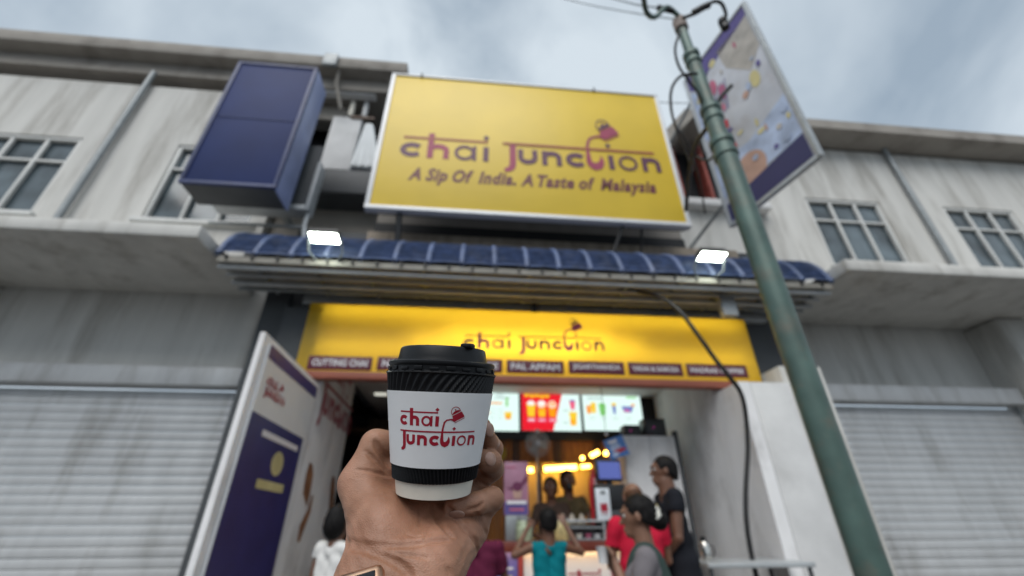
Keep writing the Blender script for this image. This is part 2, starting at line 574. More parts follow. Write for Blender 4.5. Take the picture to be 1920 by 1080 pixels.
b = MB(); b.add([(-60, -60, 0), (60, -60, 0), (60, 80, 0), (-60, 80, 0)], [(0, 1, 2, 3)])
ob('street', b, m_asphalt, kind='structure')
ob('pavement', MB().cbox((-12, 3.35, .0), (12, 6.95, .15), .012), m_pave, kind='structure')
ob('kerb', MB().cbox((-12, 3.2, .0), (12, 3.346, .14), .015), m_concrete, kind='structure')

XL, XR, YB, ZC = -1.72, 3.02, 6.90, 3.20
# ---------------- the tea shop building
shop = thing('shophouse', 'narrow tea shop building with open ground floor behind the two yellow signs', 'shop', (0, 5, .15))
def part(name, mb, m, parent, sm=35, **kw):
    o = ob(name, mb, m, parent, sm, **kw)
    r = parent
    off = Vector((0, 0, 0))
    while r is not None:
        off += r.location; r = r.parent
    o.data.transform(Matrix.Translation(-off))
    return o
part('side_wall', MB().box((XL - .12, 5.02, .15), (XL, 6.42, ZC + .3)), m_innerwall, shop)
part('side_wall', MB().box((XR, 5.07, .15), (XR + .14, 9.3, ZC + .3)), m_innerwall, shop, label='long dirty white inner wall on the right')
part('side_wall', MB().box((XR + .002, 4.5, .15), (XR + .138, 5.068, 2.76)), m_innerwall, shop)
part('side_wall', MB().box((XL - .045, 3.45, .15), (XL - .002, 5.018, 2.74)), m_innerwall, shop)
part('ceiling', MB().box((XL + .001, 5.27, ZC), (XR - .001, 8.95, ZC + .1)), m_wall, shop)
part('ceiling', MB().box((XL - .6, 5.0, ZC + .301), (XR + .14, 9.3, ZC + .4)), m_wall, shop)
# back wall of upright boards, with a serving hatch
HX0, HX1, HZ0, HZ1 = P(985, 900, YB)[0], P(1113, 900, YB)[0], 1.10, P(1050, 868, YB)[2]
x = -.62; wd = .128; j = 0
planks = None
while x < XR - .02:
    x1 = min(x + wd, XR)
    segs = [(.15, ZC)]
    if x1 > HX0 and x < HX1: segs = [(.15, HZ0), (HZ1, ZC)]
    for z0, z1 in segs:
        dy = random.uniform(0, .008)
        part('plank', MB().cbox((x + .002, YB + dy, z0), (x1 - .002, YB + .03 + dy, z1), .003), m_wood if (j * 7) % 5 else m_wood2, shop)
    x = x1; j += 1
part('header_board', MB().cbox((-.62, YB - .06, 2.50), (XR, YB - .005, ZC - .002), .004), m_black, shop)
# kitchen behind the hatch
m_kitchen = mat('kitchen_cream', (.78, .66, .42), .6, var=.06)
part('kitchen_wall', MB().box((HX0 - .6, 7.45, .15), (HX1 + .6, 7.50, ZC)), m_kitchen, shop)
part('kitchen_wall', MB().box((HX0 - .65, YB + .05, .15), (HX0 - .6, 8.25, ZC)), m_kitchen, shop)
part('kitchen_wall', MB().box((HX1 + .6, YB + .05, .15), (HX1 + .65, 8.25, ZC)), m_kitchen, shop)
part('hatch_post', MB().cbox((P(1012, 900, YB)[0] - .02, YB - .02, HZ0), (P(1012, 900, YB)[0] + .03, YB + .05, HZ1), .004), m_wood2, shop)
part('hatch_shelf', MB().cbox((HX0 - .05, YB - .10, HZ0 - .05), (HX1 + .05, YB + .06, HZ0), .006), m_grey, shop)
# dark store room on the left
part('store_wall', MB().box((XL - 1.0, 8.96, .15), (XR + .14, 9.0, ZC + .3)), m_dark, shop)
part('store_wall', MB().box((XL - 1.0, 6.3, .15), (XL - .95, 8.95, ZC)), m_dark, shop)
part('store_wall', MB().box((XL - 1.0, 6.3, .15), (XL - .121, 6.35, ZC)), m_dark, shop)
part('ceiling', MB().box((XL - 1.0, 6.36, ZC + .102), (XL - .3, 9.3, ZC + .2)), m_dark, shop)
part('store_wall', MB().box((XL - 1.0, 5.26, ZC + .1), (XR + .14, 5.4, 5.0)), m_darkgrey, shop)
part('store_curtain', MB().cbox((P(690, 800, 7.9)[0], 7.9, .15), (P(748, 800, 7.9)[0], 7.93, 3.02), .01), mat('brown_curtain', (.12, .085, .06), .9, var=.35, vscale=6, stretch=(6, 6, .5)), shop)
part('store_shelf', MB().cbox((P(668, 760, 7.6)[0], 7.5, 2.72), (P(745, 760, 7.6)[0], 7.9, 2.78), .006), m_wood2, shop)
# upper front
part('facade_wall', MB().box((-1.55, 5.35, 5.35), (3.3, 5.55, 7.6)), m_concrete, shop)
part('sign_shade_band', MB().box((-1.55, 5.30, 4.98), (3.3, 5.34, 5.35)), m_dark, shop)  # near-black band paints in the shadow below the billboard
b = MB(); x = -1.55
while x < 3.9:
    b.cbox((x, 5.02, 3.99), (x + .05, 5.06, 4.98), .006); x += .056
s_ = part('slatted_panel', b, m_tan, shop); s_['kind'] = 'stuff'
part('front_beam', MB().box((-2.5, 5.07, 3.0), (4.2, 5.25, 4.97)), m_darkgrey, shop)
part('front_ledge', MB().cbox((-2.15, 4.955, 3.765), (4.0, 5.06, 3.885), .008), m_lightgrey, shop)
part('side_pier', MB().box((-2.32, 4.93, .15), (XL - .125, 5.06, 3.70)), m_darkgrey, shop)
part('side_pier', MB().cbox((XR + .145, 4.5, .15), (XR + .62, 5.06, 2.76), .01), m_wall, shop)

# ---------------- shuttered neighbours
def shutter(parent, x0, x1, y, z0, z1, m):
    part('shutter_box', MB().cbox((x0, y - .16, z1), (x1, y + .06, z1 + .22), .01), m, parent)
    proto = None; z = z0
    me = MB().cbox((0, 0, 0), (x1 - x0, .025, .088), .012).mesh('shutter_slat', 35)
    me.materials.append(m)
    while z < z1 - .05:
        o = bpy.data.objects.new('shutter_slat', me); COL.objects.link(o); o.parent = parent
        o.location = Vector((x0, y + random.uniform(-.004, .004), z)) - parent.location
        o.rotation_euler = (random.uniform(-.06, .06), 0, 0)
        z += .092
    part('bottom_rail', MB().cbox((x0, y - .01, z0 - .07), (x1, y + .04, z0 - .004), .008), m_grey, parent)
    for xx in (x0 - .06, x1):
        part('guide_rail', MB().cbox((xx, y - .03, z0 - .07), (xx + .06, y + .05, z1), .006), m_grey, parent)
def window(parent, x0, x1, z0, z1, y, nx=2, m_f=None, m_p=None):
    wdw = part('window', MB().box((x0, y + .10, z0), (x1, y + .12, z1)), m_p, parent)
    b = MB()
    for xa, xb, za, zb in ((x0, x1, z0, z0 + .06), (x0, x1, z1 - .06, z1), (x0, x0 + .06, z0 + .06, z1 - .06), (x1 - .06, x1, z0 + .06, z1 - .06)):
        b.cbox((xa, y + .02, za), (xb, y + .09, zb), .006)
    for i in range(1, nx):
        xm = x0 + (x1 - x0) * i / nx
        b.cbox((xm - .025, y + .03, z0 + .06), (xm + .025, y + .085, z1 - .06), .005)
    zm = z0 + (z1 - z0) * .68
    b.cbox((x0 + .06, y + .035, zm - .02), (x1 - .06, y + .08, zm + .02), .005)
    o = ob('frame', b, m_f, wdw); o.data.transform(Matrix.Translation(-parent.location))
    o = ob('sill', MB().cbox((x0 - .08, y - .08, z0 - .08), (x1 + .08, y + .09, z0 - .002), .01), m_f, wdw); o.data.transform(Matrix.Translation(-parent.location))
m_pane = mat('window_glass', (.09, .115, .13), .08, var=.6, vscale=1.6, spec=.6, world=True)
m_frame = mat('white_window_frame', (.62, .62, .60), .5, var=.06)

left = thing('shophouse', 'pale neighbouring shophouse at the left with balcony, concrete eave and closed shutter', 'building', (-4, 5, 0))
def wall_grid(parent, x0, x1, z0, z1, y0, y1, holes, m):
    """wall with rectangular holes, built from panels that meet edge to edge"""
    zs = sorted({z0, z1, *[h[2] for h in holes], *[h[3] for h in holes]})
    b = MB()
    for i in range(len(zs) - 1):
        zm = (zs[i] + zs[i + 1]) / 2
        hs = sorted([h for h in holes if h[2] < zm < h[3]])
        x = x0
        for h in hs:
            if h[0] > x: b.box((x, y0, zs[i]), (h[0], y1, zs[i + 1]))
            x = h[1]
        if x < x1: b.box((x, y0, zs[i]), (x1, y1, zs[i + 1]))
    return part('wall', b, m, parent)
def PZ2(px, py, Y): q = P(px, py, Y); return q[0], q[2]
ze = P(650, 112, 5.35)[2]
xe = P(765, 122, 5.35)[0]
wall_grid(left, -12, -3.3, 4.2, ze - .9, 5.6, 5.8, [(-5.1, -3.5, 5.4, 7.0), (-8.2, -6.6, 5.4, 7.0), (-11.3, -9.7, 5.4, 7.0)], m_pale)
for x0 in (-5.1, -8.2, -11.3): window(left, x0, x0 + 1.6, 5.4, 7.0, 5.6, 3, m_frame, m_pane)
part('lintel_wall', MB().box((-12, 5.3, 2.98), (-2.62, 5.5, 4.2)), m_pale, left)
part('canopy_slab', MB().cbox((-12, 3.95, 4.0), (-2.95, 5.3, 4.16), .02), m_pale, left)
part('pier', MB().box((-2.62, 5.0, .15), (-2.33, 5.5, 4.2)), m_darkgrey, left)
part('pier', MB().cbox((-6.35, 5.0, .15), (-5.95, 5.5, 3.98), .01), m_pale, left)
shutter(left, -5.88, -2.70, 5.30, .25, 2.76, m_shutter)
shutter(left, -9.9, -6.42, 5.30, .25, 2.76, m_shutter)
part('pier', MB().box((-12, 5.0, .15), (-9.97, 5.5, 3.98)), m_pale, left)
# eave with gutter bracket and beams
part('eave', MB().cbox((-12, 5.3, ze - .30), (xe, 6.6, ze), .02), m_concrete, left, label='weathered concrete eave at roof edge')
part('eave_soffit', MB().box((-12, 5.55, ze - .62), (xe - .35, 6.6, ze - .302)), m_concrete, left)
xb = P(615, 125, 5.3)[0]
part('gutter_outlet', MB().cbox((xb - .10, 5.22, ze - .36), (xb + .16, 5.298, ze - .02), .02), m_grey, left)
part('downpipe', MB().tube([(xb + .17, 5.40, ze - .3), (xb + .17, 5.45, ze - .62), (xb + .3, 5.62, ze - 1.1)], .035, 12), m_concrete, left)
zb0, zb1 = P(650, 179, 5.65)[2], P(650, 155, 5.65)[2]
part('white_beam', MB().cbox((-3.3, 5.6, zb0), (P(708, 168, 5.65)[0], 5.75, zb1), .02), m_wall, left)
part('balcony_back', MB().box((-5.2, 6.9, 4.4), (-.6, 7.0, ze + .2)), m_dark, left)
up0, up1 = P(630, 225, 5.95)[2], P(630, 170, 5.95)[2]
part('upper_panel', MB().box((-3.3, 5.95, up0), (P(655, 200, 5.95)[0], 6.05, up1)), m_beige, left)
wp0, wp1 = P(615, 316, 5.8)[2], P(650, 219, 5.8)[2]
part('balcony_panel', MB().cbox((P(610, 270, 5.8)[0], 5.8, wp0), (P(667, 270, 5.8)[0], 5.9, wp1), .01), m_wall, left)
for xa, xc, mm in ((654, 662, m_cream), (680, 687, m_wall)):
    part('balcony_post', MB().cbox((P(xa, 205, 5.75)[0], 5.76, wp1 + .02), (P(xc, 205, 5.75)[0], 5.86, zb0 + .02), .006), mm, left)
part('balcony_rail', MB().cbox((P(655, 224, 5.75)[0], 5.77, wp1 - .05), (P(700, 224, 5.75)[0], 5.80, wp1 + .02), .006), m_wood2, left)
part('eave_roof', MB().box((-12, 6.6, ze - .3), (xe, 7.0, ze - .02)), m_concrete, left)
l0 = P(590, 315, 5.3); l1 = P(692, 362, 5.3)
part('balcony_parapet', MB().cbox((-3.3, 5.3, l1[2] - .02), (-1.15, 5.42, l0[2]), .01), m_darkgrey, left)
part('balcony_slab', MB().box((-3.3, 5.42, l1[2] - .02), (-1.15, 6.9, l1[2] + .1)), m_darkgrey, left)
part('bay_wall', MB().box((-3.3, 5.75, 4.2), (-1.56, 5.85, l1[2] - .022)), m_beige, left)

part('downpipe', MB().tube([(-6.1, 5.52, ze - .62), (-6.1, 5.50, 4.16)], .05, 12), m_grey, left)
right = thing('shophouse', 'cream neighbouring shophouse at the right with red shuttered window and sloping eave', 'building', (6, 5, 0))
part('pier', MB().cbox((3.66, 4.6, .15), (4.2, 5.5, 3.0), .01), m_pale, right)
W0, W1 = P(1272, 330, 5.9), P(1352, 385, 5.9)
wz0, wz1 = W1[2], P(1300, 262, 5.9)[2]
wx0, wx1 = W0[0], 5.35
wall_grid(right, 3.30, 14, 4.2, 8.3, 5.9, 6.1, [(wx0, wx1, wz0, wz1), (6.4, 8.0, 5.4, 7.0), (9.4, 11.0, 5.4, 7.0)], m_pale)
part('window_recess', MB().box((wx0 - .1, 6.35, wz0 - .1), (wx1 + .1, 6.4, wz1 + .1)), m_dark, right)
m_redsh = mat('faded_red_shutter', (.34, .085, .065), .6, var=.25, vscale=9)
for i, xx in enumerate((wx0 + .02, wx0 + .62)):
    sh = part('window_shutter', MB().cbox((xx, 5.93, wz0 + .02), (xx + .05, 6.3, wz1 - .03), .005), m_redsh, right)
    for j in range(12):
        zz = wz0 + .08 + j * (wz1 - wz0 - .2) / 12
        o = ob('louvre', MB().cbox((xx - .02, 5.96, zz), (xx - .002, 6.27, zz + .05), .003), m_redsh, sh); o.data.transform(Matrix.Translation(-right.location))
part('window_ledge', MB().cbox((wx0 - .15, 5.70, wz0 - .18), (wx1 + .1, 5.898, wz0 - .02), .015), m_wall, right)
window(right, 6.4, 8.0, 5.4, 7.0, 5.9, 3, m_frame, m_pane); window(right, 9.4, 11.0, 5.4, 7.0, 5.9, 3, m_frame, m_pane)
b = MB()
b.prism([(3.15, 7.55), (4.1, 8.75), (14.3, 8.75), (14.3, 8.5), (4.2, 8.5), (3.25, 7.40)], 1.1, frame((0, 6.5, 0), (1, 0, 0), (0, 0, 1)))
part('eave', b, m_concrete, right)
part('lintel_wall', MB().box((3.66, 5.5, 2.98), (14, 5.7, 4.2)), m_pale, right)
part('canopy_slab', MB().cbox((4.45, 3.95, 4.0), (14, 5.49, 4.16), .02), m_pale, right)
part('downpipe', MB().tube([(8.75, 5.82, 8.5), (8.75, 5.82, 4.16)], .05, 12), m_grey, right)
shutter(right, 4.3, 7.6, 5.34, .25, 2.76, m_shutter)
shutter(right, 8.2, 11.4, 5.34, .25, 2.76, m_shutter)
part('pier', MB().cbox((7.68, 5.0, .15), (8.12, 5.5, 3.98), .01), m_pale, right)
part('pier', MB().box((11.48, 5.0, .15), (14, 5.5, 3.98)), m_pale, right)
# ================================================================== signs, awning, lamps, pole
m_yellow = mat('yellow_vinyl', (.74, .515, .035), .42, var=.07, vscale=1.1, bump=.04, bscale=3)
m_lbox = mat('yellow_lightbox_face', (.68, .40, .014), .30, var=.07, vscale=.8, bump=.2, bscale=2.5, emit=(.80, .50, .02), estr=.22)
m_pur = mat('purple_print', (.095, .018, .055), .5, var=.08)
m_mag = mat('magenta_print', (.32, .022, .075), .5, var=.08)
m_brick = mat('red_brown_print', (.33, .065, .03), .5, var=.08)
m_maroon = mat('maroon_plate', (.12, .012, .03), .45, var=.06)
m_alu = mat('white_aluminium', (.72, .73, .74), .4, .1, var=.05)
m_trim = mat('terracotta_trim', (.30, .085, .05), .5, var=.08)
m_wprint = mat('white_print', (.78, .76, .78), .5, var=0)

SY = 4.50
sx0, sx1, sz0, sz1 = -1.50, 2.965, 4.965, 7.79
big = thing('shop_sign', 'large tilted-looking yellow billboard with white frame above the blue tiled awning', 'sign', ((sx0 + sx1) / 2, SY, sz0))
big['label'] = 'large yellow billboard in a white frame above the blue tiled awning'
fr_ = .062
part('sign_panel', MB().cbox((sx0 + fr_, SY, sz0 + fr_), (sx1 - fr_, SY + .02, sz1 - fr_), .002), m_yellow, big)
part('sign_back', MB().box((sx0 + .03, SY + .03, sz0 + .03), (sx1 - .03, SY + .16, sz1 - .03)), m_darkgrey, big)
for lo, hi in (((sx0, SY - .015, sz0), (sx1, SY + .10, sz0 + fr_)), ((sx0, SY - .015, sz1 - fr_ * .6), (sx1, SY + .10, sz1)),
               ((sx0, SY - .013, sz0 + fr_ + .001), (sx0 + fr_, SY + .10, sz1 - fr_ * .6 - .001)), ((sx1 - fr_, SY - .013, sz0 + fr_ + .001), (sx1, SY + .10, sz1 - fr_ * .6 - .001))):
    part('frame_bar', MB().cbox(lo, hi, .006), m_alu, big)
def plane_logo(parent, name, p0, p1, Y, eps, lgw=16.0, squash=1.0, inks=None):
    """p0, p1: left and right ends of the base line on the plane Y"""
    ux = Vector(p1) - Vector(p0); sc = ux.length / lgw
    M = frame(Vector(p0) - Vector((0, eps, 0)), ux, (0, 0, 1))
    b = MB()
    put_logo(b, lambda u, v, n_: M @ Vector((u * sc, v * sc * squash, n_ * .0003)), {'p': 0, 'm': 1, 'l': 2})
    o = part(name, b, inks or [m_pur, m_mag, m_brick], parent, None)
    return o
plane_logo(big, 'printed_logo', P(749, 293, SY), P(1236, 324, SY), SY, .004, 16.05, 1.24)
q0, q1 = P(764, 336, SY), P(1232, 362, SY)
ux = Vector(q1) - Vector(q0)
TM_ = frame(Vector(q0) - Vector((0, .004, 0)), ux, (0, 0, 1))
full = 'A Sip Of India, A Taste of Malaysia'
m_tag = mat('dark_tagline_print', (.13, .016, .018), .5, var=.08)
acc = 0.0
words = []
for word in full.split(' '):
    vs, fs = text2d(word, 1.0, .042, .30, 1.12, True)
    vs[:, 0] -= vs[:, 0].min()
    words.append((vs, fs, acc)); acc += vs[:, 0].max() + .30
kx = ux.length / (acc - .30)
for vs, fs, x_ in words:
    b = MB()
    b.add([TM_ @ Vector(((x + x_) * kx, y * .31, 0)) for x, y in vs], fs)
    part('printed_word', b, m_tag, big, None)
for px in (790, 1110):
    xx = P(px, 150, SY)[0]
    part('sign_clip', MB().cbox((xx - .012, SY - .03, sz1 - .05), (xx + .012, SY + .05, sz1 + .035), .004), m_darkgrey, big)
for px, pxb in ((750, 748), (1168, 1140)):
    a, c = P(px, 392 if px < 900 else 422, SY + .08), P(pxb, 448 if px < 900 else 468, 4.72)
    part('support_post', MB().tube([(a[0], SY + .08, sz0 + .02), (c[0], 4.72, 4.45)], .042 if px < 900 else .022, 10), m_black, big)
xx = P(1206, 440, SY + .1)[0]
part('support_post', MB().tube([(xx, SY + .1, sz0 + .02), (xx + .02, 4.9, 4.5)], .018, 8), m_black, big)

# ---------------- lower sign over the shop front
LY = 4.90
lz0, lz1 = 2.80, 3.755
low = thing('shop_sign', 'long yellow fascia sign with maroon menu plates right above the shop entrance', 'sign', (.7, LY, lz0))
lx0, lx1 = -2.02, 3.62
m_face = bpy.data.materials.new('translucent_yellow_face'); m_face.use_nodes = True
_t = m_face.node_tree; _p = _t.nodes['Principled BSDF']; _o = [q for q in _t.nodes if q.type == 'OUTPUT_MATERIAL'][0]
_p.inputs['Base Color'].default_value = (.68, .42, .016, 1); _p.inputs['Roughness'].default_value = .32
_tr = _t.nodes.new('ShaderNodeBsdfTranslucent'); _tr.inputs[0].default_value = (.80, .52, .035, 1)
_mx = _t.nodes.new('ShaderNodeMixShader'); _mx.inputs[0].default_value = .36
_t.links.new(_p.outputs[0], _mx.inputs[1]); _t.links.new(_tr.outputs[0], _mx.inputs[2]); _t.links.new(_mx.outputs[0], _o.inputs[0])
fb = MB(); fb.add([(lx0, LY, lz0 + .085), (lx1, LY, lz0 + .085), (lx1, LY, lz1), (lx0, LY, lz1)], [(0, 1, 2, 3)])
part('sign_face', fb, m_face, low, None)
for lo, hi in (((lx0, LY + .002, lz1 - .012), (lx1, LY + .15, lz1)), ((lx0, LY + .002, lz0 + .0855), (lx1, LY + .15, lz0 + .097)), ((lx0, LY + .002, lz0 + .098), (lx0 + .012, LY + .15, lz1 - .013)), ((lx1 - .012, LY + .002, lz0 + .098), (lx1, LY + .15, lz1 - .013)), ((lx0, LY + .151, lz0 + .0855), (lx1, LY + .16, lz1))):
    part('box_side', MB().box(lo, hi), m_alu, low)
m_mod = mat('sign_lamp', (.9, .9, .85), .4, var=0, emit=(1, .96, .80), estr=4.6)
for xa, xc, fz in ((lx0 + .1, lx1 - .1, .34), (lx0 + .1, lx1 - .1, .90), (-.75, 2.15, .50), (-.35, 1.75, .62), (.0, 1.4, .40)):
    zz = lz0 + .1 + (lz1 - lz0 - .1) * fz
    part('lamp_tube', MB().tube([(xa, LY + .125, zz), (xc, LY + .125, zz)], .020, 10), m_mod, low)
part('trim_strip', MB().cbox((lx0 + .03, LY - .02, lz0), (lx1, LY + .10, lz0 + .084), .006), m_trim, low)
plane_logo(low, 'printed_logo', P(869, 652, LY), P(1131, 658, LY), LY, .004, 16.05, 1.10, [mat('fascia_purple_ink', (.15, .035, .09), .5), mat('fascia_pink_ink', (.45, .045, .18), .5), mat('fascia_red_ink', (.40, .08, .05), .5)])
PLATES = [('CUTTING CHAI', 577, 698, 668, 694), ('NA', 707, 824, 670, 696), ('CE', 833, 942, 672, 699), ('PAL APPAM', 950, 1057, 675, 702), ('JIGARTHANDA', 1066, 1170, 676, 704), ('VADAI & SAMOSA', 1178, 1279, 679, 706), ('MADRAS COFFEE', 1287, 1400, 682, 709)]
for body, a0, a1, c0, c1 in PLATES:
    p0, p1 = P(a0, (c0 + c1) / 2, LY), P(a1, (c0 + c1) / 2, LY)
    zc, hh = (p0[2] + p1[2]) / 2, .082
    pl = part('menu_plate', MB().cbox((p0[0], LY - .012, zc - hh), (p1[0], LY - .0005, zc + hh), .005), m_maroon, low)
    b = MB()
    wtot = p1[0] - p0[0]
    if body == 'NA': put_text(b, body, FACE(p0[0] + .06, LY - .0145, zc - .04), .17, .08, .03)
    elif body == 'CE': put_text(b, body, FACE(p1[0] - .20, LY - .0145, zc - .04), .15, .08, .03)
    else: put_text(b, body, FACE(p0[0] + .05, LY - .0145, zc - (.04 if len(body) < 13 else .032)), wtot - .10, .08 if len(body) < 13 else .064, .028)
    o = ob('lettering', b, m_wprint, pl, None); o.data.transform(Matrix.Translation(-low.location))

# ---------------- awning
m_rib = mat('blue_ridge_cap', (.092, .13, .245), .5, var=.3, vscale=9, stain=(.24, .25, .29), stain_amt=.5, stain_scale=4, world=True)
m_tile = mat('blue_roof_tile', (.072, .105, .205), .55, var=.35, vscale=9, bump=.15, bscale=80, stain=(.19, .20, .24), stain_amt=.55, stain_scale=4, world=True, spec=.3)
m_under = mat('awning_underside', (.24, .235, .225), .7, var=.25, vscale=4)
ax0, ax1 = -2.92, 4.42
aw = thing('awning', 'curved awning of blue ribbed roof tiles running over the shop front', 'awning', (.7, 4.4, 3.95))
ATOP, ABOT = (4.66, 4.53), (4.20, 3.955)
def prof_pt(t):
    y = ATOP[0] + (ABOT[0] - ATOP[0]) * t; z = ATOP[1] + (ABOT[1] - ATOP[1]) * t
    bulge = .085 * math.sin(math.pi * min(1, t * 1.02))
    return np.array([y - bulge * .78, z + bulge * .55])
ribs = [ax0 + .382 * i for i in range(int((ax1 - ax0) / .382) + 1)]
off_ = P(868, 470, 4.3)[0]
shift = (off_ - ax0) % .382
ribs = [r_ + shift for r_ in ribs if r_ + shift < ax1]
def tile_panel_mesh(wd):
    b = MB(); vs = []; nst = 10; per = 4; nu = 6
    for i in range(nst * per + 1):
        t = i / (nst * per)
        y, z = prof_pt(t)
        st = (i % per) / per
        lift = .013 * st if i % per or i == 0 else 0
        lift = .034 * ((i % per) / (per - 1)) if i < nst * per else .034
        for j in range(nu + 1):
            u = j / nu
            cr_ = .010 * math.sin(math.pi * u)
            vs.append((u * wd, y - 4.4 - (lift + cr_) * .8, z - 3.95 + (lift + cr_) * .5))
    n = nu + 1
    b.add(vs, [(i * n + j, i * n + j + 1, (i + 1) * n + j + 1, (i + 1) * n + j) for i in range(nst * per) for j in range(nu)])
    return b.mesh('tile_panel', 12)
tp = tile_panel_mesh(.382 - .05); tp.materials.append(m_tile)
pr_ = [Vector((0, prof_pt(t / 12)[0] - 4.4 - .012, prof_pt(t / 12)[1] - 3.95 + .008)) for t in range(13)]
rm = MB().tube(pr_, .033, 12).mesh('ridge_rib', 40); rm.materials.append(m_rib)
for i, xx in enumerate(ribs):
    o = bpy.data.objects.new('ridge_rib', rm); COL.objects.link(o); o.parent = aw; o.location = (xx - .7, 0, 0)
    if i < len(ribs) - 1:
        o = bpy.data.objects.new('tile_panel', tp); COL.objects.link(o); o.parent = aw; o.location = (xx + .025 - .7, 0, random.uniform(-.003, .003))
        o.rotation_euler = (random.uniform(-.008, .008), 0, 0)
rx0, rx1 = ribs[0], ribs[-1]
part('under_sheet', MB().box((rx0, 4.235, 3.935), (rx1, 5.0, 3.95)), m_under, aw)
part('back_sheet', MB().box((rx0, 4.64, 3.96), (rx1, 4.66, 4.50)), m_under, aw)
part('edge_board', MB().cbox((rx0, 4.205, 3.875), (rx1, 4.23, 3.950), .004), mat('beige_fascia', (.33, .31, .27), .6, var=.2, vscale=5), aw)
br = MB().cbox((-.012, -.02, -.035), (.012, .01, .02), .004).mesh('tile_hook', 35); br.materials.append(m_black)
xx = rx0 + .1
while xx < rx1:
    o = bpy.data.objects.new('tile_hook', br); COL.objects.link(o); o.parent = aw; o.location = (xx - .7, 4.20 - 4.4, 3.935 - 3.95); xx += .27
for y_, z_, r_, mm in ((4.28, 3.845, .026, m_lightgrey), (4.47, 3.86, .020, m_lightgrey), (4.62, 3.84, .032, m_lightgrey), (4.78, 3.85, .024, m_grey)):
    part('purlin_tube', MB().tube([(rx0, y_, z_), ((rx0 + rx1) / 2, y_, z_ - .012), (rx1, y_, z_)], r_, 10), mm, aw)
xx = rx0 + .35
while xx < rx1:
    part('rafter', MB().cbox((xx, 4.25, 3.893), (xx + .04, 4.98, 3.933), .004), m_grey, aw); xx += .62
for px in (997, 1008):
    xx = P(px, 560, 4.8)[0]
    part('hanger', MB().cbox((xx, 4.80, 3.70), (xx + (.06 if px < 1000 else .015), 4.83, 3.93), .004), m_black, aw)

# ---------------- flood lamps
m_led = mat('led_lens', (.9, .9, .85), .3, var=0, emit=(.90, 1.0, .88), estr=20.0)
def flood(px, py, lab):
    c = P(px, py, 3.98)
    t = thing('floodlight', lab, 'floodlight', (c[0], 3.98, c[2]))
    M = Matrix.Rotation(RAD(82), 4, 'X')
    part_ = lambda n, b, m: ob(n, b, m, t)
    part_('housing', MB().cbox((-.165, .012, -.088), (.165, .06, .088), .012, M), m_black)
    part_('lens', MB().cbox((-.150, -.002, -.073), (.150, .011, .073), .006, M), m_led)
    b = MB()
    for k_ in range(9): b.cbox((-.155 + k_ * .036, .06, -.08), (-.142 + k_ * .036, .085, .08), .002, M)
    part_('cooling_fins', b, m_black)
    part_('bracket', MB().tube([(-.175, .03, 0), (-.185, .12, -.10), (-.10, .26, -.16), (.10, .26, -.16), (.185, .12, -.10), (.175, .03, 0)], .012, 8), m_grey)
    return t
flood(608, 447, 'white LED floodlight on the left end of the blue awning')
flood(1335, 482, 'white LED floodlight on the right end of the blue awning')

# ---------------- cables
m_cable = mat('black_cable', (.012, .012, .013), .5, var=.1)
def smooth_path(pts, n=8):
    pts = [np.array(p, float) for p in pts]; out = []
    for i in range(len(pts) - 1):
        p0, p1, p2, p3 = pts[max(i - 1, 0)], pts[i], pts[i + 1], pts[min(i + 2, len(pts) - 1)]
        for j in range(n):
            t = j / n
            out.append(.5 * ((2 * p1) + (-p0 + p2) * t + (2 * p0 - 5 * p1 + 4 * p2 - p3) * t * t + (-p0 + 3 * p1 - 3 * p2 + p3) * t ** 3))
    out.append(pts[-1]); return out
def cable(pts, r, lab, name='cable', m=m_cable, cat='cable'):
    o = ob(name, MB().tube(smooth_path(pts), r, 8), m, None, 60)
    return tag(o, lab, cat)
cable([P(1120, 538, 4.68), P(1180, 544, 4.5), P(1235, 556, 4.35), P(1275, 585, 4.25), P(1310, 630, 4.2), P(1340, 672, 4.2), P(1366, 705, 4.2), P(1392, 745, 4.3), P(1402, 830, 4.42), P(1402, 1000, 4.44), np.array([P(1402, 1000, 4.44)[0], 4.44, .16])], .024, 'thick black cable hanging across the right end of the fascia sign')
m_wire = mat('grey_wire', (.06, .065, .07), .5, var=.1)
cable([P(1000, -18, 5), P(1100, 8, 4.4), P(1210, 28, 3.6), P(1268, 36, 2.9)], .0085, 'thin wire crossing the sky to the top of the pole', 'wire', m_wire, 'wire')
cable([P(1130, -8, 5.2), P(1190, 8, 4.2), P(1240, 16, 3.2), P(1270, 30, 2.9)], .012, 'black wire with splice reaching the pole top from the upper left', 'wire', m_cable, 'wire')
cable([P(1236, 192, 5.5), P(1262, 193, 5.3), P(1300, 194, 5.3), P(1380, 198, 5.3)], .008, 'faint wire low in the gap right of the billboard', 'wire', m_wire, 'wire')

# ---------------- pole
m_pole = mat('green_grey_pole_paint', (.075, .125, .108), .45, .2, var=.25, vscale=6, bump=.1, bscale=90, stain=(.16, .12, .09), stain_amt=.5, stain_scale=7)
PD_ = 3.35
pt = PD(1272, 38, PD_); pb = PD(1362, 292, PD_)
px_, py_ = (pt[0] + pb[0]) / 2, (pt[1] + pb[1]) / 2
pole = thing('utility_pole', 'green grey steel pole with stepped joints and tangled wires at the top right', 'pole', (px_, py_, 0))
def pz(py, px): # height where the pole passes that row
    d = ray(px, py); k_ = math.hypot(px_, py_) / math.hypot(d[0], d[1]); return CAMZ + d[2] * k_
zt, z1, z2, z3 = pz(38, 1272), pz(105, 1297), pz(208, 1330), pz(270, 1350)
def seg(za, zb, r): 
    ob('shaft', MB().lathe([(0, za), (r, za), (r * .97, zb), (0, zb)], 24), m_pole, pole, 40)
seg(zt - .0, z1, .040); seg(z1, z2, .053); seg(z2, z3 - .0, .062); seg(z3, 0.0, .070)
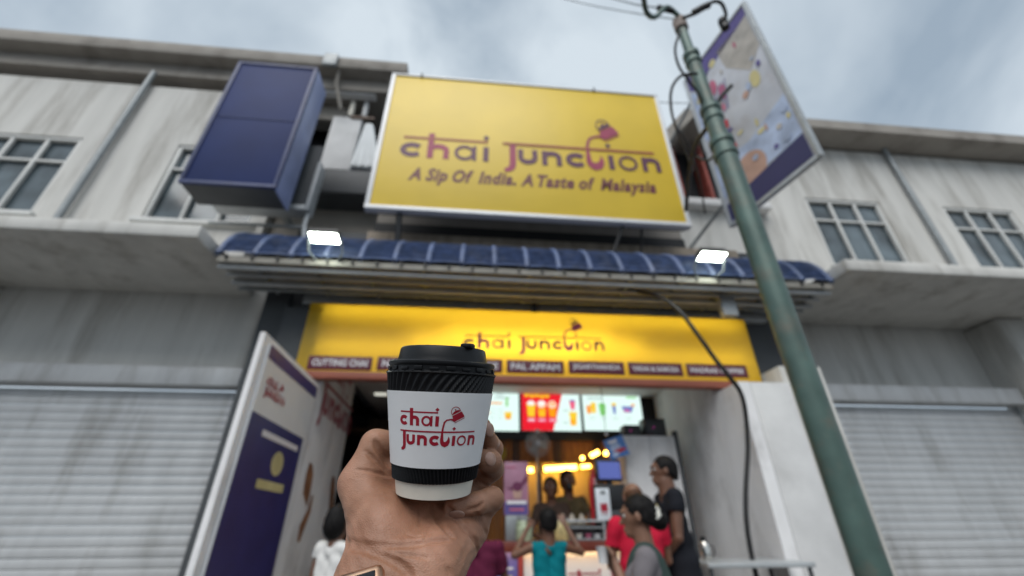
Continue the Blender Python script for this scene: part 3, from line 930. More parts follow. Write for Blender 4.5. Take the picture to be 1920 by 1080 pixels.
for zz, r in ((z1, .066), (z1 - .09, .064), (z2, .074), (z2 - .10, .072), (z3, .082), (z3 - .12, .080)):
    ob('collar', MB().lathe([(r - .02, zz + .035), (r, zz + .022), (r, zz - .022), (r - .02, zz - .035)], 24), m_pole, pole, 30)
ob('cap', MB().lathe([(.03, zt - .16), (.056, zt - .15), (.058, zt - .02), (.045, zt + .01), (0, zt + .02)], 24), mat('rusty_cap', (.20, .16, .14), .7, .2, var=.4, vscale=20), pole, 40)
ob('pole_base', MB().cbox((-.16, -.16, 0), (.16, .16, .12), .02), m_concrete, pole)
def to_pole(q): return np.array(q) - np.array([px_, py_, 0])
def pc(pts, r, name='pole_cable', m=m_cable):
    ob(name, MB().tube(smooth_path([to_pole(p) for p in pts]), r, 8), m, pole, 60)
D0 = PD_
pc([PD(1272, 30, D0), PD(1250, 14, D0), PD(1228, 32, D0 - .1), PD(1212, 22, D0 - .2), PD(1206, -12, D0 - .3)], .019, 'hook_tube', m_pole)
pc([PD(1280, 34, D0), PD(1310, 22, D0), PD(1335, 4, D0), PD(1352, 6, D0), PD(1361, 26, D0), PD(1358, 40, D0)], .014)
pc([PD(1300, 24, D0), PD(1318, 14, D0), PD(1330, 9, D0)], .026, 'cable_splice')
pc([PD(1232, 14, D0), PD(1246, 17, D0), PD(1262, 21, D0)], .022, 'cable_splice')
pc([PD(1276, 58, D0 - .1), PD(1266, 90, D0 - .12), PD(1272, 122, D0 - .12), PD(1290, 150, D0 - .1), PD(1312, 180, D0 - .1), PD(1320, 215, D0 - .1)], .010)
pc([PD(1308, 138, D0 - .1), PD(1278, 142, D0 - .12), PD(1260, 165, D0 - .1), PD(1258, 200, D0), PD(1266, 235, D0 + .4), PD(1284, 280, D0 + .8), PD(1300, 320, D0 + 1.2)], .011)
pc([PD(1345, 215, D0 - .1), PD(1325, 240, D0 + .1), PD(1302, 280, D0 + .5), PD(1290, 350, D0 + 1), PD(1286, 395, D0 + 1.2)], .020)
pc([PD(1372, 160, D0 - .1), PD(1350, 185, D0 - .1), PD(1338, 215, D0 - .08)], .016)
pc([PD(1268, 240, D0 + .6), PD(1285, 262, D0 + .7), PD(1310, 330, D0 + 1.1), PD(1322, 400, D0 + 1.3)], .009)
pc([PD(1300, 290, D0 + .6), PD(1330, 300, D0 + .3), PD(1356, 262, D0)], .012)
ob('insulator', MB().lathe([(0, .07), (.03, .06), (.035, .02), (.02, 0), (.035, -.02), (.03, -.06), (0, -.07)], 16, Matrix.Translation(Vector(to_pole(PD(1357, 45, D0))))), m_black, pole, 40)

# ---------------- blade signs of the neighbours
m_blue = mat('dark_blue_acrylic', (.018, .032, .12), .6, spec=.2, var=.12, vscale=2, emit=(.03, .045, .14), estr=.0)
m_lav = mat('lavender_acrylic', (.30, .36, .60), .35, var=.18, vscale=2.2)
bl0 = P(597, 128, 4.1); bl1 = P(571, 305, 4.1)
bx = bl0[0]; bz1 = bl0[2]; bz0 = 4.86
bs = thing('box_sign', 'dark blue projecting box sign hanging at the upper left edge', 'sign', (bx - .5, 4.3, bz0))
part('front_face', MB().cbox((bx - 1.1, 4.10, bz0), (bx, 4.125, bz1), .004), m_blue, bs)
part('side_face', MB().cbox((bx - .03, 4.127, bz0 + .002), (bx - .004, 4.52, bz1 - .002), .004), m_lav, bs, label='lavender side face')
part('box_body', MB().box((bx - 1.09, 4.127, bz0 + .01), (bx - .032, 4.5, bz1 - .01)), m_darkgrey, bs)
m_navytrim = mat('navy_trim', (.035, .05, .14), .5, var=.2, vscale=6)
for lo, hi in (((bx - 1.1, 4.085, bz0), (bx, 4.099, bz0 + .045)), ((bx - 1.1, 4.085, bz1 - .045), (bx, 4.099, bz1)), ((bx - 1.1, 4.085, bz0 + .046), (bx - 1.055, 4.099, bz1 - .046)), ((bx - .045, 4.085, bz0 + .046), (bx, 4.099, bz1 - .046)), ((bx - 1.055, 4.092, (bz0 + bz1) / 2 - .004), (bx - .046, 4.099, (bz0 + bz1) / 2 + .004))):
    part('edge_trim', MB().cbox(lo, hi, .003), m_navytrim, bs)
part('wall_arm', MB().cbox((bx - .5, 4.52, bz1 - .6), (bx - .42, 5.6, bz1 - .52), .005), m_grey, bs)
part('wall_arm', MB().cbox((bx - .5, 4.52, bz0 + .5), (bx - .42, 5.6, bz0 + .58), .005), m_grey, bs)
a0 = P(600, 302, 4.7); a1 = P(560, 384, 4.7)
pn = thing('wall_panel', 'dark grey panel with pale edge on the wall below the blue box sign', 'panel', (a0[0] - .5, 4.75, a1[2]))
part('panel', MB().cbox((a0[0] - 1.2, 4.70, a1[2]), (a0[0] - .02, 4.76, a0[2] + .3), .005), m_darkgrey, pn)
part('edge_strip', MB().cbox((a0[0] - .018, 4.69, a1[2] - .08), (a0[0] + .03, 4.9, a0[2] - .02), .006), m_lightgrey, pn)
part('edge_strip', MB().cbox((a0[0] - 1.2, 4.69, a1[2] - .08), (a0[0] - .02, 4.9, a1[2] - .002), .006), m_lightgrey, pn)
part('bracket', MB().tube([(a0[0], 4.8, a1[2] - .05), (a0[0] + .02, 4.75, a1[2] - .3), (a0[0] + .12, 4.65, a1[2] - .62)], .03, 10), m_lightgrey, pn)
part('bracket', MB().tube([(a0[0] - 1.2, 4.8, a1[2] - .30), (a0[0] + .02, 4.75, a1[2] - .33)], .022, 10), m_grey, pn)

BX = 3.55
t0 = PX(1286, 152, BX); t1 = PX(1364, 430, BX)
zT, zB = t0[2], t1[2]
dn = ray(1368, 42)
tn = CPOS + dn * ((zT - CAMZ) / dn[2])
far = Vector((t0[0], t0[1], 0)); dirn = (Vector((tn[0], tn[1], 0)) - far)
Wb = min(dirn.length * 1.25, 1.7); dirn.normalize()
Hb_ = zT - zB
bn = thing('banner_sign', 'tall faded pictorial banner in metal frame behind the pole at upper right', 'banner', (BX, 4.3, 5))
m_ban = mat('faded_banner', (.50, .52, .58), .5, var=.15, vscale=2, stain=(.32, .28, .26), stain_amt=.5, stain_scale=2.5)
BM = frame((far.x, far.y, zB), dirn, (0, 0, 1))          # x runs towards the street, y up, normal to the shop side
part('banner_sheet', MB().cbox((0, 0, -.04), (Wb, Hb_, 0), .002, BM), m_ban, bn)
Hb = Hb_
cols = {'v': mat('violet_print', (.10, .075, .26), .5, var=.2), 'k': mat('pink_print', (.52, .13, .22), .5, var=.2), 'b': mat('light_blue_print', (.40, .48, .66), .5, var=.3, vscale=4),
        'r': mat('red_print', (.50, .02, .04), .5, var=.1), 's': mat('skin_tone_print', (.48, .30, .24), .5, var=.15), 'y': mat('pale_yellow_print', (.60, .53, .26), .5, var=.15), 't': mat('tan_print', (.43, .40, .37), .5, var=.25, vscale=5), 'd': mat('navy_print', (.03, .03, .11), .5, var=.1)}
b = MB(); keys = list(cols)
def blob(k_, pts, lvl=0):
    b.cur = keys.index(k_)
    b.add([BM @ Vector((x * Wb, y * Hb, .003 + .002 * lvl)) for x, y in pts], [tuple(range(len(pts)))])
ell2 = lambda cx, cy, rx, ry, n=18: [(cx + rx * math.cos(2 * math.pi * i / n), cy + ry * math.sin(2 * math.pi * i / n)) for i in range(n)]
blob('v', [(0.01, .995), (.99, .995), (.99, .93), (.6, .90), (.3, .88), (.14, .84), (.01, .90)])
blob('b', [(.01, .88), (.12, .83), (.20, .66), (.16, .46), (.01, .52)])
blob('y', ell2(.42, .90, .05, .025), 1)
blob('t', [(.52, .93), (.98, .93), (.98, .70), (.80, .62), (.56, .78)], 0)
blob('k', ell2(.33, .76, .05, .05), 2); blob('k', ell2(.42, .68, .05, .05), 1)
blob('y', ell2(.80, .56, .06, .05), 1)
blob('b', [(.01, .34), (.5, .30), (.98, .36), (.98, .12), (.01, .14)])
blob('s', ell2(.40, .17, .20, .085, 22), 1); blob('s', ell2(.22, .12, .10, .05), 2)
blob('d', [(.01, .10), (.98, .13), (.98, .01), (.01, .01)], 2)
for i in range(34):
    a_, c_ = RNG.uniform(.06, .94), RNG.uniform(.14, .90)
    blob('kwvysb'[i % 6].replace('w', 't'), ell2(a_, c_, RNG.uniform(.012, .05), RNG.uniform(.008, .03), 9), 3 + i % 3)
for i in range(7):
    x_ = .10 + .05 * i
    blob('v', [(x_, .56), (x_ + .02, .56), (x_ + .10, .74), (x_ + .09, .74)], 2)
b.cur = keys.index('r')
v_, f_ = ribbon(arc(.0, .0, .11, .075, 60, 300, 20), .05)
b.add([BM @ Vector(((.30 + x) * Wb, (.42 + y) * Hb, .009)) for x, y in v_], f_)
part('printed_picture', b, [cols[k_] for k_ in keys], bn, None)
for lo, hi in (((-.05, -.03, -.05), (0, Hb + .03, .02)), ((Wb, -.03, -.05), (Wb + .05, Hb + .03, .02)), ((0, Hb, -.05), (Wb, Hb + .04, .02)), ((0, -.04, -.05), (Wb, 0, .02))):
    part('frame_bar', MB().cbox(lo, hi, .005, BM), m_lightgrey, bn)
for zz in (.4, Hb - .5):
    a_ = BM @ Vector((-.03, zz, -.02))
    part('wall_arm', MB().tube([a_, (a_.x + .02, 5.9, a_.z)], .025, 8), m_grey, bn)

# ---------------- washing on the balcony
f = Field((-2.3, 5.3, 5.6), (-.9, 5.9, 8.2), .018)
c0, c1, c2 = P(692, 236, 5.6), P(664, 312, 5.6), P(706, 318, 5.6)
for i in range(7):
    t = i / 6
    f.cone((c0[0] + (t - .5) * .10, 5.6 + .03 * (i % 2), c0[2]), (c1[0] + (c2[0] - c1[0]) * t, 5.6 + .05 * (i % 2), c1[2]), .03, .065, .04)
o = ob('hanging_cloth', f.mesh('hanging_cloth'), mat('white_cloth', (.74, .77, .78), .8, var=.06), None)
tag(o, 'white cloth hung on the balcony beside the large billboard', 'cloth')
# ================================================================== inside the shop
def flat(parent, name, M, shapes, mats, base=.003, step=.0015):
    """flat printed or displayed shapes: (material index, points) in metres on the frame M"""
    b = MB()
    for n_, (k_, pts) in enumerate(shapes):
        b.cur = k_
        b.add([M @ Vector((x, y, base + step * min(n_, 6))) for x, y in pts], [tuple(range(len(pts)))])
    o = ob(name, b, mats, parent, None)
    if parent is not None: o.data.transform(Matrix.Translation(-parent.location))
    return o
E2 = lambda cx, cy, rx, ry, n=16: [(cx + rx * math.cos(2 * math.pi * i / n), cy + ry * math.sin(2 * math.pi * i / n)) for i in range(n)]
RC = lambda x0, y0, x1, y1: [(x0, y0), (x1, y0), (x1, y1), (x0, y1)]
GL = lambda cx, y0, w0, w1, h: [(cx - w0 / 2, y0), (cx + w0 / 2, y0), (cx + w1 / 2, y0 + h), (cx - w1 / 2, y0 + h)]
def glow(name, col, k=.68):
    return mat(name, (.02, .02, .02), .3, var=0, emit=col, estr=k)
g_white = glow('screen_white', (.60, .76, .72), .9); g_red = glow('screen_red', (.62, .008, .02), .9)
g_org = glow('screen_orange', (.95, .33, .01)); g_yel = glow('screen_yellow', (.95, .62, .03)); g_grn = glow('screen_green', (.22, .62, .16))
g_blu = glow('screen_blue', (.16, .22, .55)); g_pnk = glow('screen_pink', (.85, .10, .22)); g_gry = glow('screen_grey', (.42, .55, .53)); g_pal = glow('screen_pale', (.95, .93, .88))
GS = [g_white, g_red, g_org, g_yel, g_grn, g_blu, g_pnk, g_gry, g_pal]
SY2 = 6.78
def screen(x0, x1, lab, shapes, words=None):
    q0, q1 = P(x0, 770, SY2), P(x1, 770, SY2)
    zb, zt = P((x0 + x1) / 2, 809, SY2)[2], P((x0 + x1) / 2, 731, SY2)[2]
    t = thing('menu_screen', lab, 'screen', (q0[0], SY2, zb), group='lit menu screens above the counter')
    W_, H_ = q1[0] - q0[0], zt - zb
    ob('casing', MB().cbox((0, 0, 0), (W_, .05, H_), .006), m_black, t)
    bz = .010
    ob('display', MB().box((bz, -.003, bz), (W_ - bz, -.0005, H_ - bz)), g_white, t, None)
    M = FACE(q0[0], SY2 - .003, zb)
    sh = [(k_, [(bz + x * (W_ - 2 * bz), bz + y * (H_ - 2 * bz)) for x, y in pts]) for k_, pts in shapes]
    flat(t, 'displayed_menu', M, sh, GS, .0015, .0012)
    return t
s1 = [(2, RC(.38, .66, .72, .70)), (7, RC(.60, .80, .85, .84)), (7, RC(.62, .88, .74, .91)), (4, RC(.78, .60, .82, .82)), (2, RC(.44, .42, .52, .45)), (3, GL(.82, .28, .09, .13, .18)), (2, GL(.82, .28, .07, .09, .08)), (3, RC(.16, .32, .22, .48))]
s1 += [(7, RC(.40 + .12 * i, .30 + .1 * j, .48 + .12 * i, .315 + .1 * j)) for i in range(3) for j in range(3)]
s2 = [(1, [(0, 0), (.52, 0), (.72, 1), (0, 1)])]
for i, c in enumerate((.16, .34, .52)):
    s2 += [(8, E2(c, .64, .075, .09)), (2 if i else 3, GL(c, .33, .11, .15, .33)), (3 if i < 2 else 2, GL(c, .33, .10, .12, .16)), (8 if i < 2 else 2, E2(c, .66, .07, .055)), (6, RC(c - .07, .20, c + .07, .30)), (8, RC(c - .05, .235, c + .05, .265))]
for i in range(9):
    s2.append((2 if i % 2 else 3, E2(.08 + .046 * i, .86 + .02 * math.sin(i * 1.9) - .003 * i, .030, .045, 8)))
s2 += [(6, GL(.87, .52, .06, .11, .22)), (5, E2(.87, .74, .05, .03)), (3, GL(.87, .13, .09, .14, .33)), (2, GL(.86, .13, .08, .10, .15)), (7, RC(.70, .48, .79, .51)), (7, RC(.69, .18, .78, .21))]
s3 = [(2, GL(.10, .40, .06, .08, .20)), (3, GL(.18, .42, .07, .09, .26)), (4, GL(.33, .36, .08, .12, .26)), (4, E2(.33, .62, .06, .05)), (5, GL(.53, .40, .04, .07, .24)), (3, E2(.53, .64, .045, .04)), (5, GL(.76, .44, .12, .22, .16)), (6, E2(.74, .48, .06, .04)), (2, E2(.86, .63, .035, .03)), (7, RC(.08, .76, .34, .80)), (4, RC(.76, .80, .94, .84)), (7, RC(.76, .86, .90, .88))]
s3 += [(7, RC(c, .30, c + .11, .315)) for c in (.09, .28, .48, .70)] + [(7, RC(c, .26, c + .07, .27)) for c in (.10, .30, .50, .72)]
screen(858, 974, 'lit white menu screen partly behind the paper cup', s1)
screen(977, 1089, 'lit menu screen with red half showing three orange drinks', s2)
screen(1092, 1204, 'lit white menu screen at the right with small coloured drinks', s3)

# ---------------- pedestal fan
m_fan = mat('pale_fan_plastic', (.50, .50, .48), .4, var=.05)
m_cage = mat('chrome_wire', (.42, .42, .41), .3, .6, var=0)
fc = P(1008, 832, 6.25)
fan = thing('pedestal_fan', 'pale pedestal fan with round wire cage in front of the wooden back wall', 'fan', (fc[0], 6.25, .15))
FH = fc[2] - .15
R_ = .17
T = Matrix.Translation((0, 0, FH))
b = MB()
for rr, yy in ((R_, 0), (R_ * .8, -.04), (R_ * .55, -.06), (R_ * .3, -.07), (R_ * .8, .05), (R_ * .5, .07)):
    b.tube([(rr * math.cos(a), yy, FH + rr * math.sin(a)) for a in np.linspace(0, 2 * math.pi, 33)[:-1]], .0035, 6, closed=True)
for i in range(24):
    a = 2 * math.pi * i / 24
    b.tube([(q * R_ * math.cos(a), yy, FH + q * R_ * math.sin(a)) for q, yy in ((.25, -.07), (.6, -.058), (.85, -.035), (1, 0), (.8, .05), (.3, .075))], .0022, 5)
ob('cage', b, m_cage, fan)
for i in range(3):
    M = T @ Matrix.Rotation(i * 2 * math.pi / 3, 4, 'Y') @ Matrix.Rotation(.4, 4, 'Z')
    b = MB()
    b.prism([(.02, -.02), (.07, -.055), (.13, -.06), (.145, -.01), (.12, .05), (.06, .045), (.02, .02)], .004, M @ Matrix.Rotation(math.pi / 2, 4, 'X'))
    ob('blade', b, m_fan, fan)
ob('hub', MB().ball((0, -.075, FH), (.04, .02, .04), 16), m_white, fan, 60)
ob('motor', MB().tube([(0, .06, FH), (0, .17, FH)], [.055, .04], 16), m_fan, fan)
ob('lamp_knob', MB().ball((0, -.02, FH + .165), (.035, .035, .035), 14), m_white, fan, 60)
ob('stem', MB().tube([(0, .1, .03), (0, .1, FH)], .014, 10), m_cage, fan)
ob('foot', MB().lathe([(0, .03), (.16, .02), (.18, 0), (0, 0)], 24, Matrix.Translation((0, .1, 0))), m_fan, fan)

# ---------------- warm strip lamps
m_warm = mat('warm_led', (.9, .7, .3), .4, var=0, emit=(1.0, .52, .07), estr=11.0)
def strip(name, lab, a, c, r, m=m_warm, cat='lamp', grp=None):
    a, c = Vector(a), Vector(c); mid = (a + c) / 2
    t = thing(name, lab, cat, mid, group=grp)
    ob('tube', MB().tube([a - mid, c - mid], r, 10), m, t)
    d = (c - a).normalized()
    for q in (a - mid, c - mid):
        ob('end_cap', MB().tube([q - d * .012, q + d * .012], r * 1.25, 10), m_white, t)
    ob('batten', MB().tube([a - mid + Vector((0, .01, r * 1.5)), c - mid + Vector((0, .01, r * 1.5))], r * .7, 6), m_white, t)
    return t
ya, yb = P(1018, 880, 7.15), P(1082, 876, 7.15)
strip('strip_lamp', 'long warm yellow strip lamp inside the kitchen hatch', ya, yb, .035)
strip('strip_lamp', 'short warm yellow lamp at the left end of the kitchen hatch', P(988, 882, 7.15), P(1001, 881, 7.15), .035)
strip('strip_lamp', 'short warm yellow lamp at the right end of the kitchen hatch', P(1087, 876, 7.15), P(1108, 874, 7.15), .026)
def bulb(px, py, Y, r, lab, stretch=0):
    c = P(px, py, Y)
    t = thing('bulb_lamp', lab, 'lamp', c)
    a = Vector((0, 0, 0)); d = Vector((stretch, -stretch * .5, stretch * .45)) if stretch else Vector((0, 0, 0))
    if stretch: ob('tube', MB().tube([a - d, a + d], r, 10), m_warm, t)
    else: ob('bulb', MB().ball(a, r, 12), m_warm, t, 60)
    ob('lamp_clip', MB().cbox((-.012, r * .8, -.01), (.012, YB - Y - .002, .01), .003), m_black, t)
    return t
bulb(1092, 859, 6.5, .030, 'small warm bulb hanging left of the slanting lamp')
bulb(1115, 851, 6.4, .030, 'slanting warm tube lamp above the dark shelf', .055)
bulb(1136, 850, 6.3, .034, 'small warm bulb hanging right of the slanting lamp')
bulb(1072, 770, 8.6, .05, 'round bulb hidden high in the kitchen') if False else None

# ---------------- counter
CY = 5.05
cz = P(1060, 1019, CY)[2]
cx0, cx1 = P(925, 1020, CY)[0] - .9, P(1165, 1020, CY)[0]
ctr = thing('service_counter', 'white serving counter with red brown top edge and warm light under its lip', 'counter', ((cx0 + cx1) / 2, CY, .15))
m_ctr = mat('white_counter_panel', (.74, .70, .68), .4, var=.04)
xd0, xd1 = P(931, 1040, CY)[0], P(971, 1040, CY)[0]
part('front_panel', MB().cbox((cx0, CY + .03, .16), (xd0 - .02, CY + .06, cz - .07), .004), m_ctr, ctr)
part('front_panel', MB().cbox((xd1 + .06, CY + .03, .16), (cx1, CY + .06, cz - .07), .004), m_ctr, ctr)
m_vio = mat('violet_panel_print', (.14, .12, .36), .4, var=.15, vscale=4)
vp = part('violet_panel', MB().cbox((xd0 - .015, CY + .022, .16), (xd1, CY + .055, cz - .07), .004), m_vio, ctr)
part('divider', MB().cbox((xd1 + .004, CY + .005, .16), (xd1 + .052, CY + .07, cz - .03), .004), mat('red_divider', (.30, .03, .025), .5), ctr)
flat(ctr, 'yellow_print', FACE(xd0, CY + .020, cz - .42), [(0, RC(.05, .03, .20, .06)), (0, RC(.10, .10, .16, .15)), (1, RC(.06, .20, .17, .22))], [cols['y'], m_wprint])
part('counter_top', MB().cbox((cx0 - .02, CY - .03, cz - .025), (cx1 + .02, 5.75, cz + .02), .006), mat('red_brown_counter_top', (.16, .035, .022), .35, var=.2, vscale=6), ctr)
part('counter_body', MB().box((cx0 + .02, CY + .10, .16), (cx1 - .02, 5.70, cz - .03)), m_darkgrey, ctr)
part('counter_lip', MB().cbox((cx0 - .02, CY - .045, cz - .075), (cx1 + .02, CY - .031, cz + .018), .003), bpy.data.materials['red_brown_counter_top'], ctr)
part('light_strip', MB().cbox((cx0 + .02, CY - .026, cz - .052), (cx1 - .02, CY - .006, cz - .028), .003), mat('warm_strip', (.9, .7, .4), .4, var=0, emit=(1, .74, .40), estr=7.0), ctr)
M = FACE(P(1064, 1076, CY + .03)[0], CY + .027, P(1064, 1076, CY + .03)[2] - .267)
b = MB(); put_logo(b, lambda u, v, n_: M @ Vector((u * .083, v * .083, n_ * .0003)), {'p': 0, 'm': 0, 'l': 0}, True)
part('printed_logo', b, m_red, ctr, None)
# things on the counter
def on(px0, px1, py0, py1, Y):
    a, c = P(px0, py1, Y), P(px1, py0, Y)
    return a[0], c[0], a[2], c[2]
x0, x1, z0, z1 = on(1060, 1130, 987, 1010, 5.25)
case = thing('display_case', 'low grey metal display case on the counter right of the boy', 'display case', ((x0 + x1) / 2, 5.25, cz + .02))
zc0 = cz + .022
for i in range(2):
    part('shelf', MB().cbox((x0, 5.18, zc0 + i * .11), (x1, 5.5, zc0 + .02 + i * .11), .004), m_grey, case)
part('back', MB().box((x0, 5.5, zc0), (x1, 5.52, z1 + .02)), m_grey, case)
for xx in (x0, x1 - .015): part('upright', MB().cbox((xx, 5.165, zc0), (xx + .015, 5.179, z1 + .04), .003), m_lightgrey, case)
part('top', MB().cbox((x0 - .01, 5.16, z1 + .041), (x1 + .01, 5.53, z1 + .065), .004), m_lightgrey, case)
for i in range(5):
    c_ = (x0 + .06 + i * .10, 5.28, zc0 + .02)
    o = ob('snack_bowl', MB().lathe([(0, .0), (.03, 0), (.042, .045), (.036, .045), (.0, .03)], 16), [m_white, m_cream, cols['k']][i % 3], None, 40, c_)
    tag(o, 'small %s snack bowl, %s inside the counter display case' % (('white', 'cream', 'pink', 'white', 'cream')[i], ('first from left', 'second from left', 'in the middle', 'second from right', 'last at right')[i]), 'bowl', 'snack bowls in the display case')
for i, px in enumerate((1054, 1071, 1089)):
    q = P(px, 948, 5.62)
    t = thing('paper_cone', ('leftmost pale paper cone of the three behind the counter display', 'middle pale paper cone of the three behind the counter display', 'rightmost pale paper cone of the three behind the counter display')[i], 'paper cone', (q[0], 5.62, cz + .02), group='pale paper cones behind the counter')
    hh = (q[2] - cz) * .72
    ob('cone', MB().lathe([(.055, 0), (.060, hh * .55), (.045, hh * .75), (.012, hh)], 18), bpy.data.materials.get('waxed_paper') or mat('waxed_paper', (.45, .41, .34), .6), t, 40)
    ob('holder', MB().lathe([(.0, .001), (.075, .001), (.075, .02), (.065, .12), (.062, .12)], 18), m_grey, t, 40)
# point-of-sale monitor
q = P(1142, 881, 5.45)
pos = thing('till_monitor', 'black till monitor with blue screen beside the red bottle banner', 'monitor', (q[0], 5.45, cz + .02))
part('casing', MB().cbox((q[0] - .17, 5.44, q[2] - .13), (q[0] + .15, 5.48, q[2] + .12), .008), m_black, pos)
part('display', MB().box((q[0] - .135, 5.435, q[2] - .10), (q[0] + .135, 5.4385, q[2] + .09)), glow('till_blue', (.055, .075, .26), 1.0), pos, None)
part('stand', MB().tube([(q[0], 5.52, cz + .03), (q[0], 5.5, q[2])], .035, 12), m_black, pos)
part('printer', MB().cbox((q[0] - .20, 5.40, q[2] - .42), (q[0] + .16, 5.7, q[2] - .16), .012), m_black, pos)
part('till_base', MB().cbox((q[0] - .2, 5.42, cz + .022), (q[0] + .2, 5.72, q[2] - .422), .01), m_darkgrey, pos)
q = P(1113, 906, 5.6)
rb = thing('bottle_banner', 'upright red bottle shaped banner with white lettering marks by the till', 'banner', (q[0], 5.6, cz + .02))
m_rb = mat('red_banner', (.50, .02, .03), .45, var=.1)
part('bottle', MB().lathe([(0, cz + .03), (.06, cz + .03), (.065, q[2] - .05), (.05, q[2] + .04), (.022, q[2] + .12), (.022, q[2] + .16), (0, q[2] + .16)], 20, Matrix.Translation((q[0], 5.6, 0))), m_rb, rb)
flat(rb, 'white_marks', FACE(q[0] - .012, 5.533, q[2] - .16), [(0, RC(0, .02 + i * .04, .024, .045 + i * .04)) for i in range(5)], [m_wprint])
q = P(1130, 944, 5.2)
nt_ = thing('notice_stand', 'white paper notice with red print in a stand on the counter', 'notice', (q[0], 5.2, cz + .02))
part('sheet', MB().cbox((q[0] - .075, 5.195, q[2] - .165), (q[0] + .085, 5.205, q[2] + .155), .002), mat('notice_paper', (.72, .76, .80), .5, var=.03), nt_)
flat(nt_, 'red_print', FACE(q[0] - .07, 5.195, q[2] - .16), [(0, RC(.04, .08, .12, .16)), (0, RC(.045, .055, .115, .066)), (1, RC(.05, .25, .11, .29))], [m_red, m_grey], .003, .001)
part('foot', MB().cbox((q[0] - .05, 5.14, cz + .021), (q[0] + .06, 5.26, cz + .035), .004), m_grey, nt_)
part('stem', MB().tube([(q[0], 5.212, cz + .03), (q[0], 5.212, q[2])], .008, 8), m_grey, nt_)
q = P(1156, 838, 5.6)
bp_ = thing('hanging_poster', 'tilted blue poster hanging beside the white cabinet', 'poster', (q[0], 5.6, q[2]))
M = Matrix.Translation(q) @ Matrix.Rotation(RAD(-18), 4, 'Y') @ Matrix.Rotation(math.pi / 2, 4, 'X')
b = MB(); b.cbox((-.14, -.13, -.006), (.13, .12, .006), .003, M)
part('board', b, mat('sky_blue_print', (.07, .20, .52), .35, var=.3, vscale=6), bp_)
M2 = M @ Matrix.Translation((0, 0, .006))
flat(bp_, 'poster_print', M2, [(0, E2(-.02, .0, .07, .06)), (1, E2(.02, -.05, .09, .025)), (2, RC(-.09, .06, .03, .09)), (0, E2(-.05, -.08, .05, .03))], [cols['b'], cols['r'], m_wprint])
part('hook', MB().ball((q[0] - .12, 5.59, q[2] + .155), .025, 12), m_white, bp_, 60)
part('string', MB().tube([(q[0] - .12, 5.6, q[2] + .15), (q[0] - .12, 5.6, ZC)], .004, 6), m_black, bp_)
# tall white cabinet and boxes on it
q0, q1, q2 = P(1177, 900, 5.75), P(1268, 840, 5.75), P(1220, 816, 5.75)
cab = thing('tall_cabinet', 'tall white cabinet standing against the right inner wall', 'cabinet', ((q0[0] + q1[0]) / 2, 5.75, .15))
part('cabinet_body', MB().cbox((q0[0], 5.79, .16), (q1[0], 6.4, q2[2]), .006), m_innerwall, cab)
xm = (q0[0] + q1[0]) * .5
part('cabinet_door', MB().cbox((q0[0] + .004, 5.75, .2), (xm - .004, 5.788, q2[2] - .01), .005), m_innerwall, cab)
part('cabinet_door', MB().cbox((xm + .004, 5.75, .2), (q1[0] - .004, 5.788, q2[2] - .01), .005), m_innerwall, cab)
part('door_handle', MB().tube([(xm - .04, 5.735, 1.3), (xm - .04, 5.735, 1.5)], .008, 8), m_grey, cab)
part('gap_shade_strip', MB().cbox((q1[0] + .002, 5.74, .16), (q1[0] + .05, 5.83, q2[2] + .06), .006), m_darkgrey, cab)  # dark strip stands in for the shaded gap between cabinet and wall
for px0, px1, py0, py1, Y, lab in ((1172, 1200, 797, 816, 5.9, 'small black box at the left end on top of the white cabinet'), (1211, 1246, 785, 815, 5.85, 'larger black speaker box on top of the white cabinet')):
    x0, x1, z0, z1 = on(px0, px1, py0, py1, Y)
    t = thing('speaker_box', lab, 'speaker', ((x0 + x1) / 2, Y, q2[2] + .002))
    hh = z1 - q2[2]
    ob('body', MB().cbox((-(x1 - x0) / 2, 0, 0), ((x1 - x0) / 2, .2, hh), .01), m_black, t)
    ob('grille', MB().cbox((-(x1 - x0) / 2 + .02, -.008, .02), ((x1 - x0) / 2 - .02, -.001, hh - .02), .003), m_darkgrey, t)
    ob('indicator', MB().ball((-.03, -.009, hh * .5), (.012, .003, .008), 10), mat('magenta_led', (.1, .0, .05), .4, var=0, emit=(.5, .03, .3), estr=.5), t)
# pink poster stand at the counter's left, yellow sign behind
x0, x1, z0, z1 = on(945, 989, 866, 966, 5.3)
ps = thing('poster_stand', 'pink and purple drinks poster standing on the counter beside the hand', 'poster', ((x0 + x1) / 2, 5.3, cz + .02))
part('board', MB().cbox((x0, 5.3, z0), (x1, 5.315, z1), .003), mat('pink_poster', (.36, .17, .25), .45, var=.25, vscale=5), ps)
W_, H_ = x1 - x0, z1 - z0
cr2 = [cols['v'], cols['k'], cols['t'], m_wprint, cols['s'], mat('plum_print', (.13, .02, .07), .5, var=.2)]
flat(ps, 'poster_print', FACE(x0, 5.3, z0), [(0, RC(.004, .004, W_ - .004, .24 * H_)), (5, [(.02, .5 * H_), (W_ * .6, .52 * H_), (W_ * .98, .78 * H_), (W_ * .98, .62 * H_), (W_ * .5, .40 * H_)]), (4, GL(W_ * .55, .30 * H_, .08, .12, .24 * H_)), (5, E2(W_ * .55, .52 * H_, .06, .05)), (3, RC(.03, .20 * H_, W_ - .02, .26 * H_)), (1, RC(.06, .08 * H_, W_ - .05, .12 * H_)), (1, RC(0.01, .88 * H_, W_ * .5, .9 * H_))], cr2, .002, .001)
part('leg', MB().tube([(x0 + .05, 5.33, z0 + .1), (x0 + .05, 5.40, cz + .02)], .01, 8), m_black, ps)
part('leg', MB().tube([(x1 - .05, 5.33, z0 + .1), (x1 - .05, 5.40, cz + .02)], .01, 8), m_black, ps)
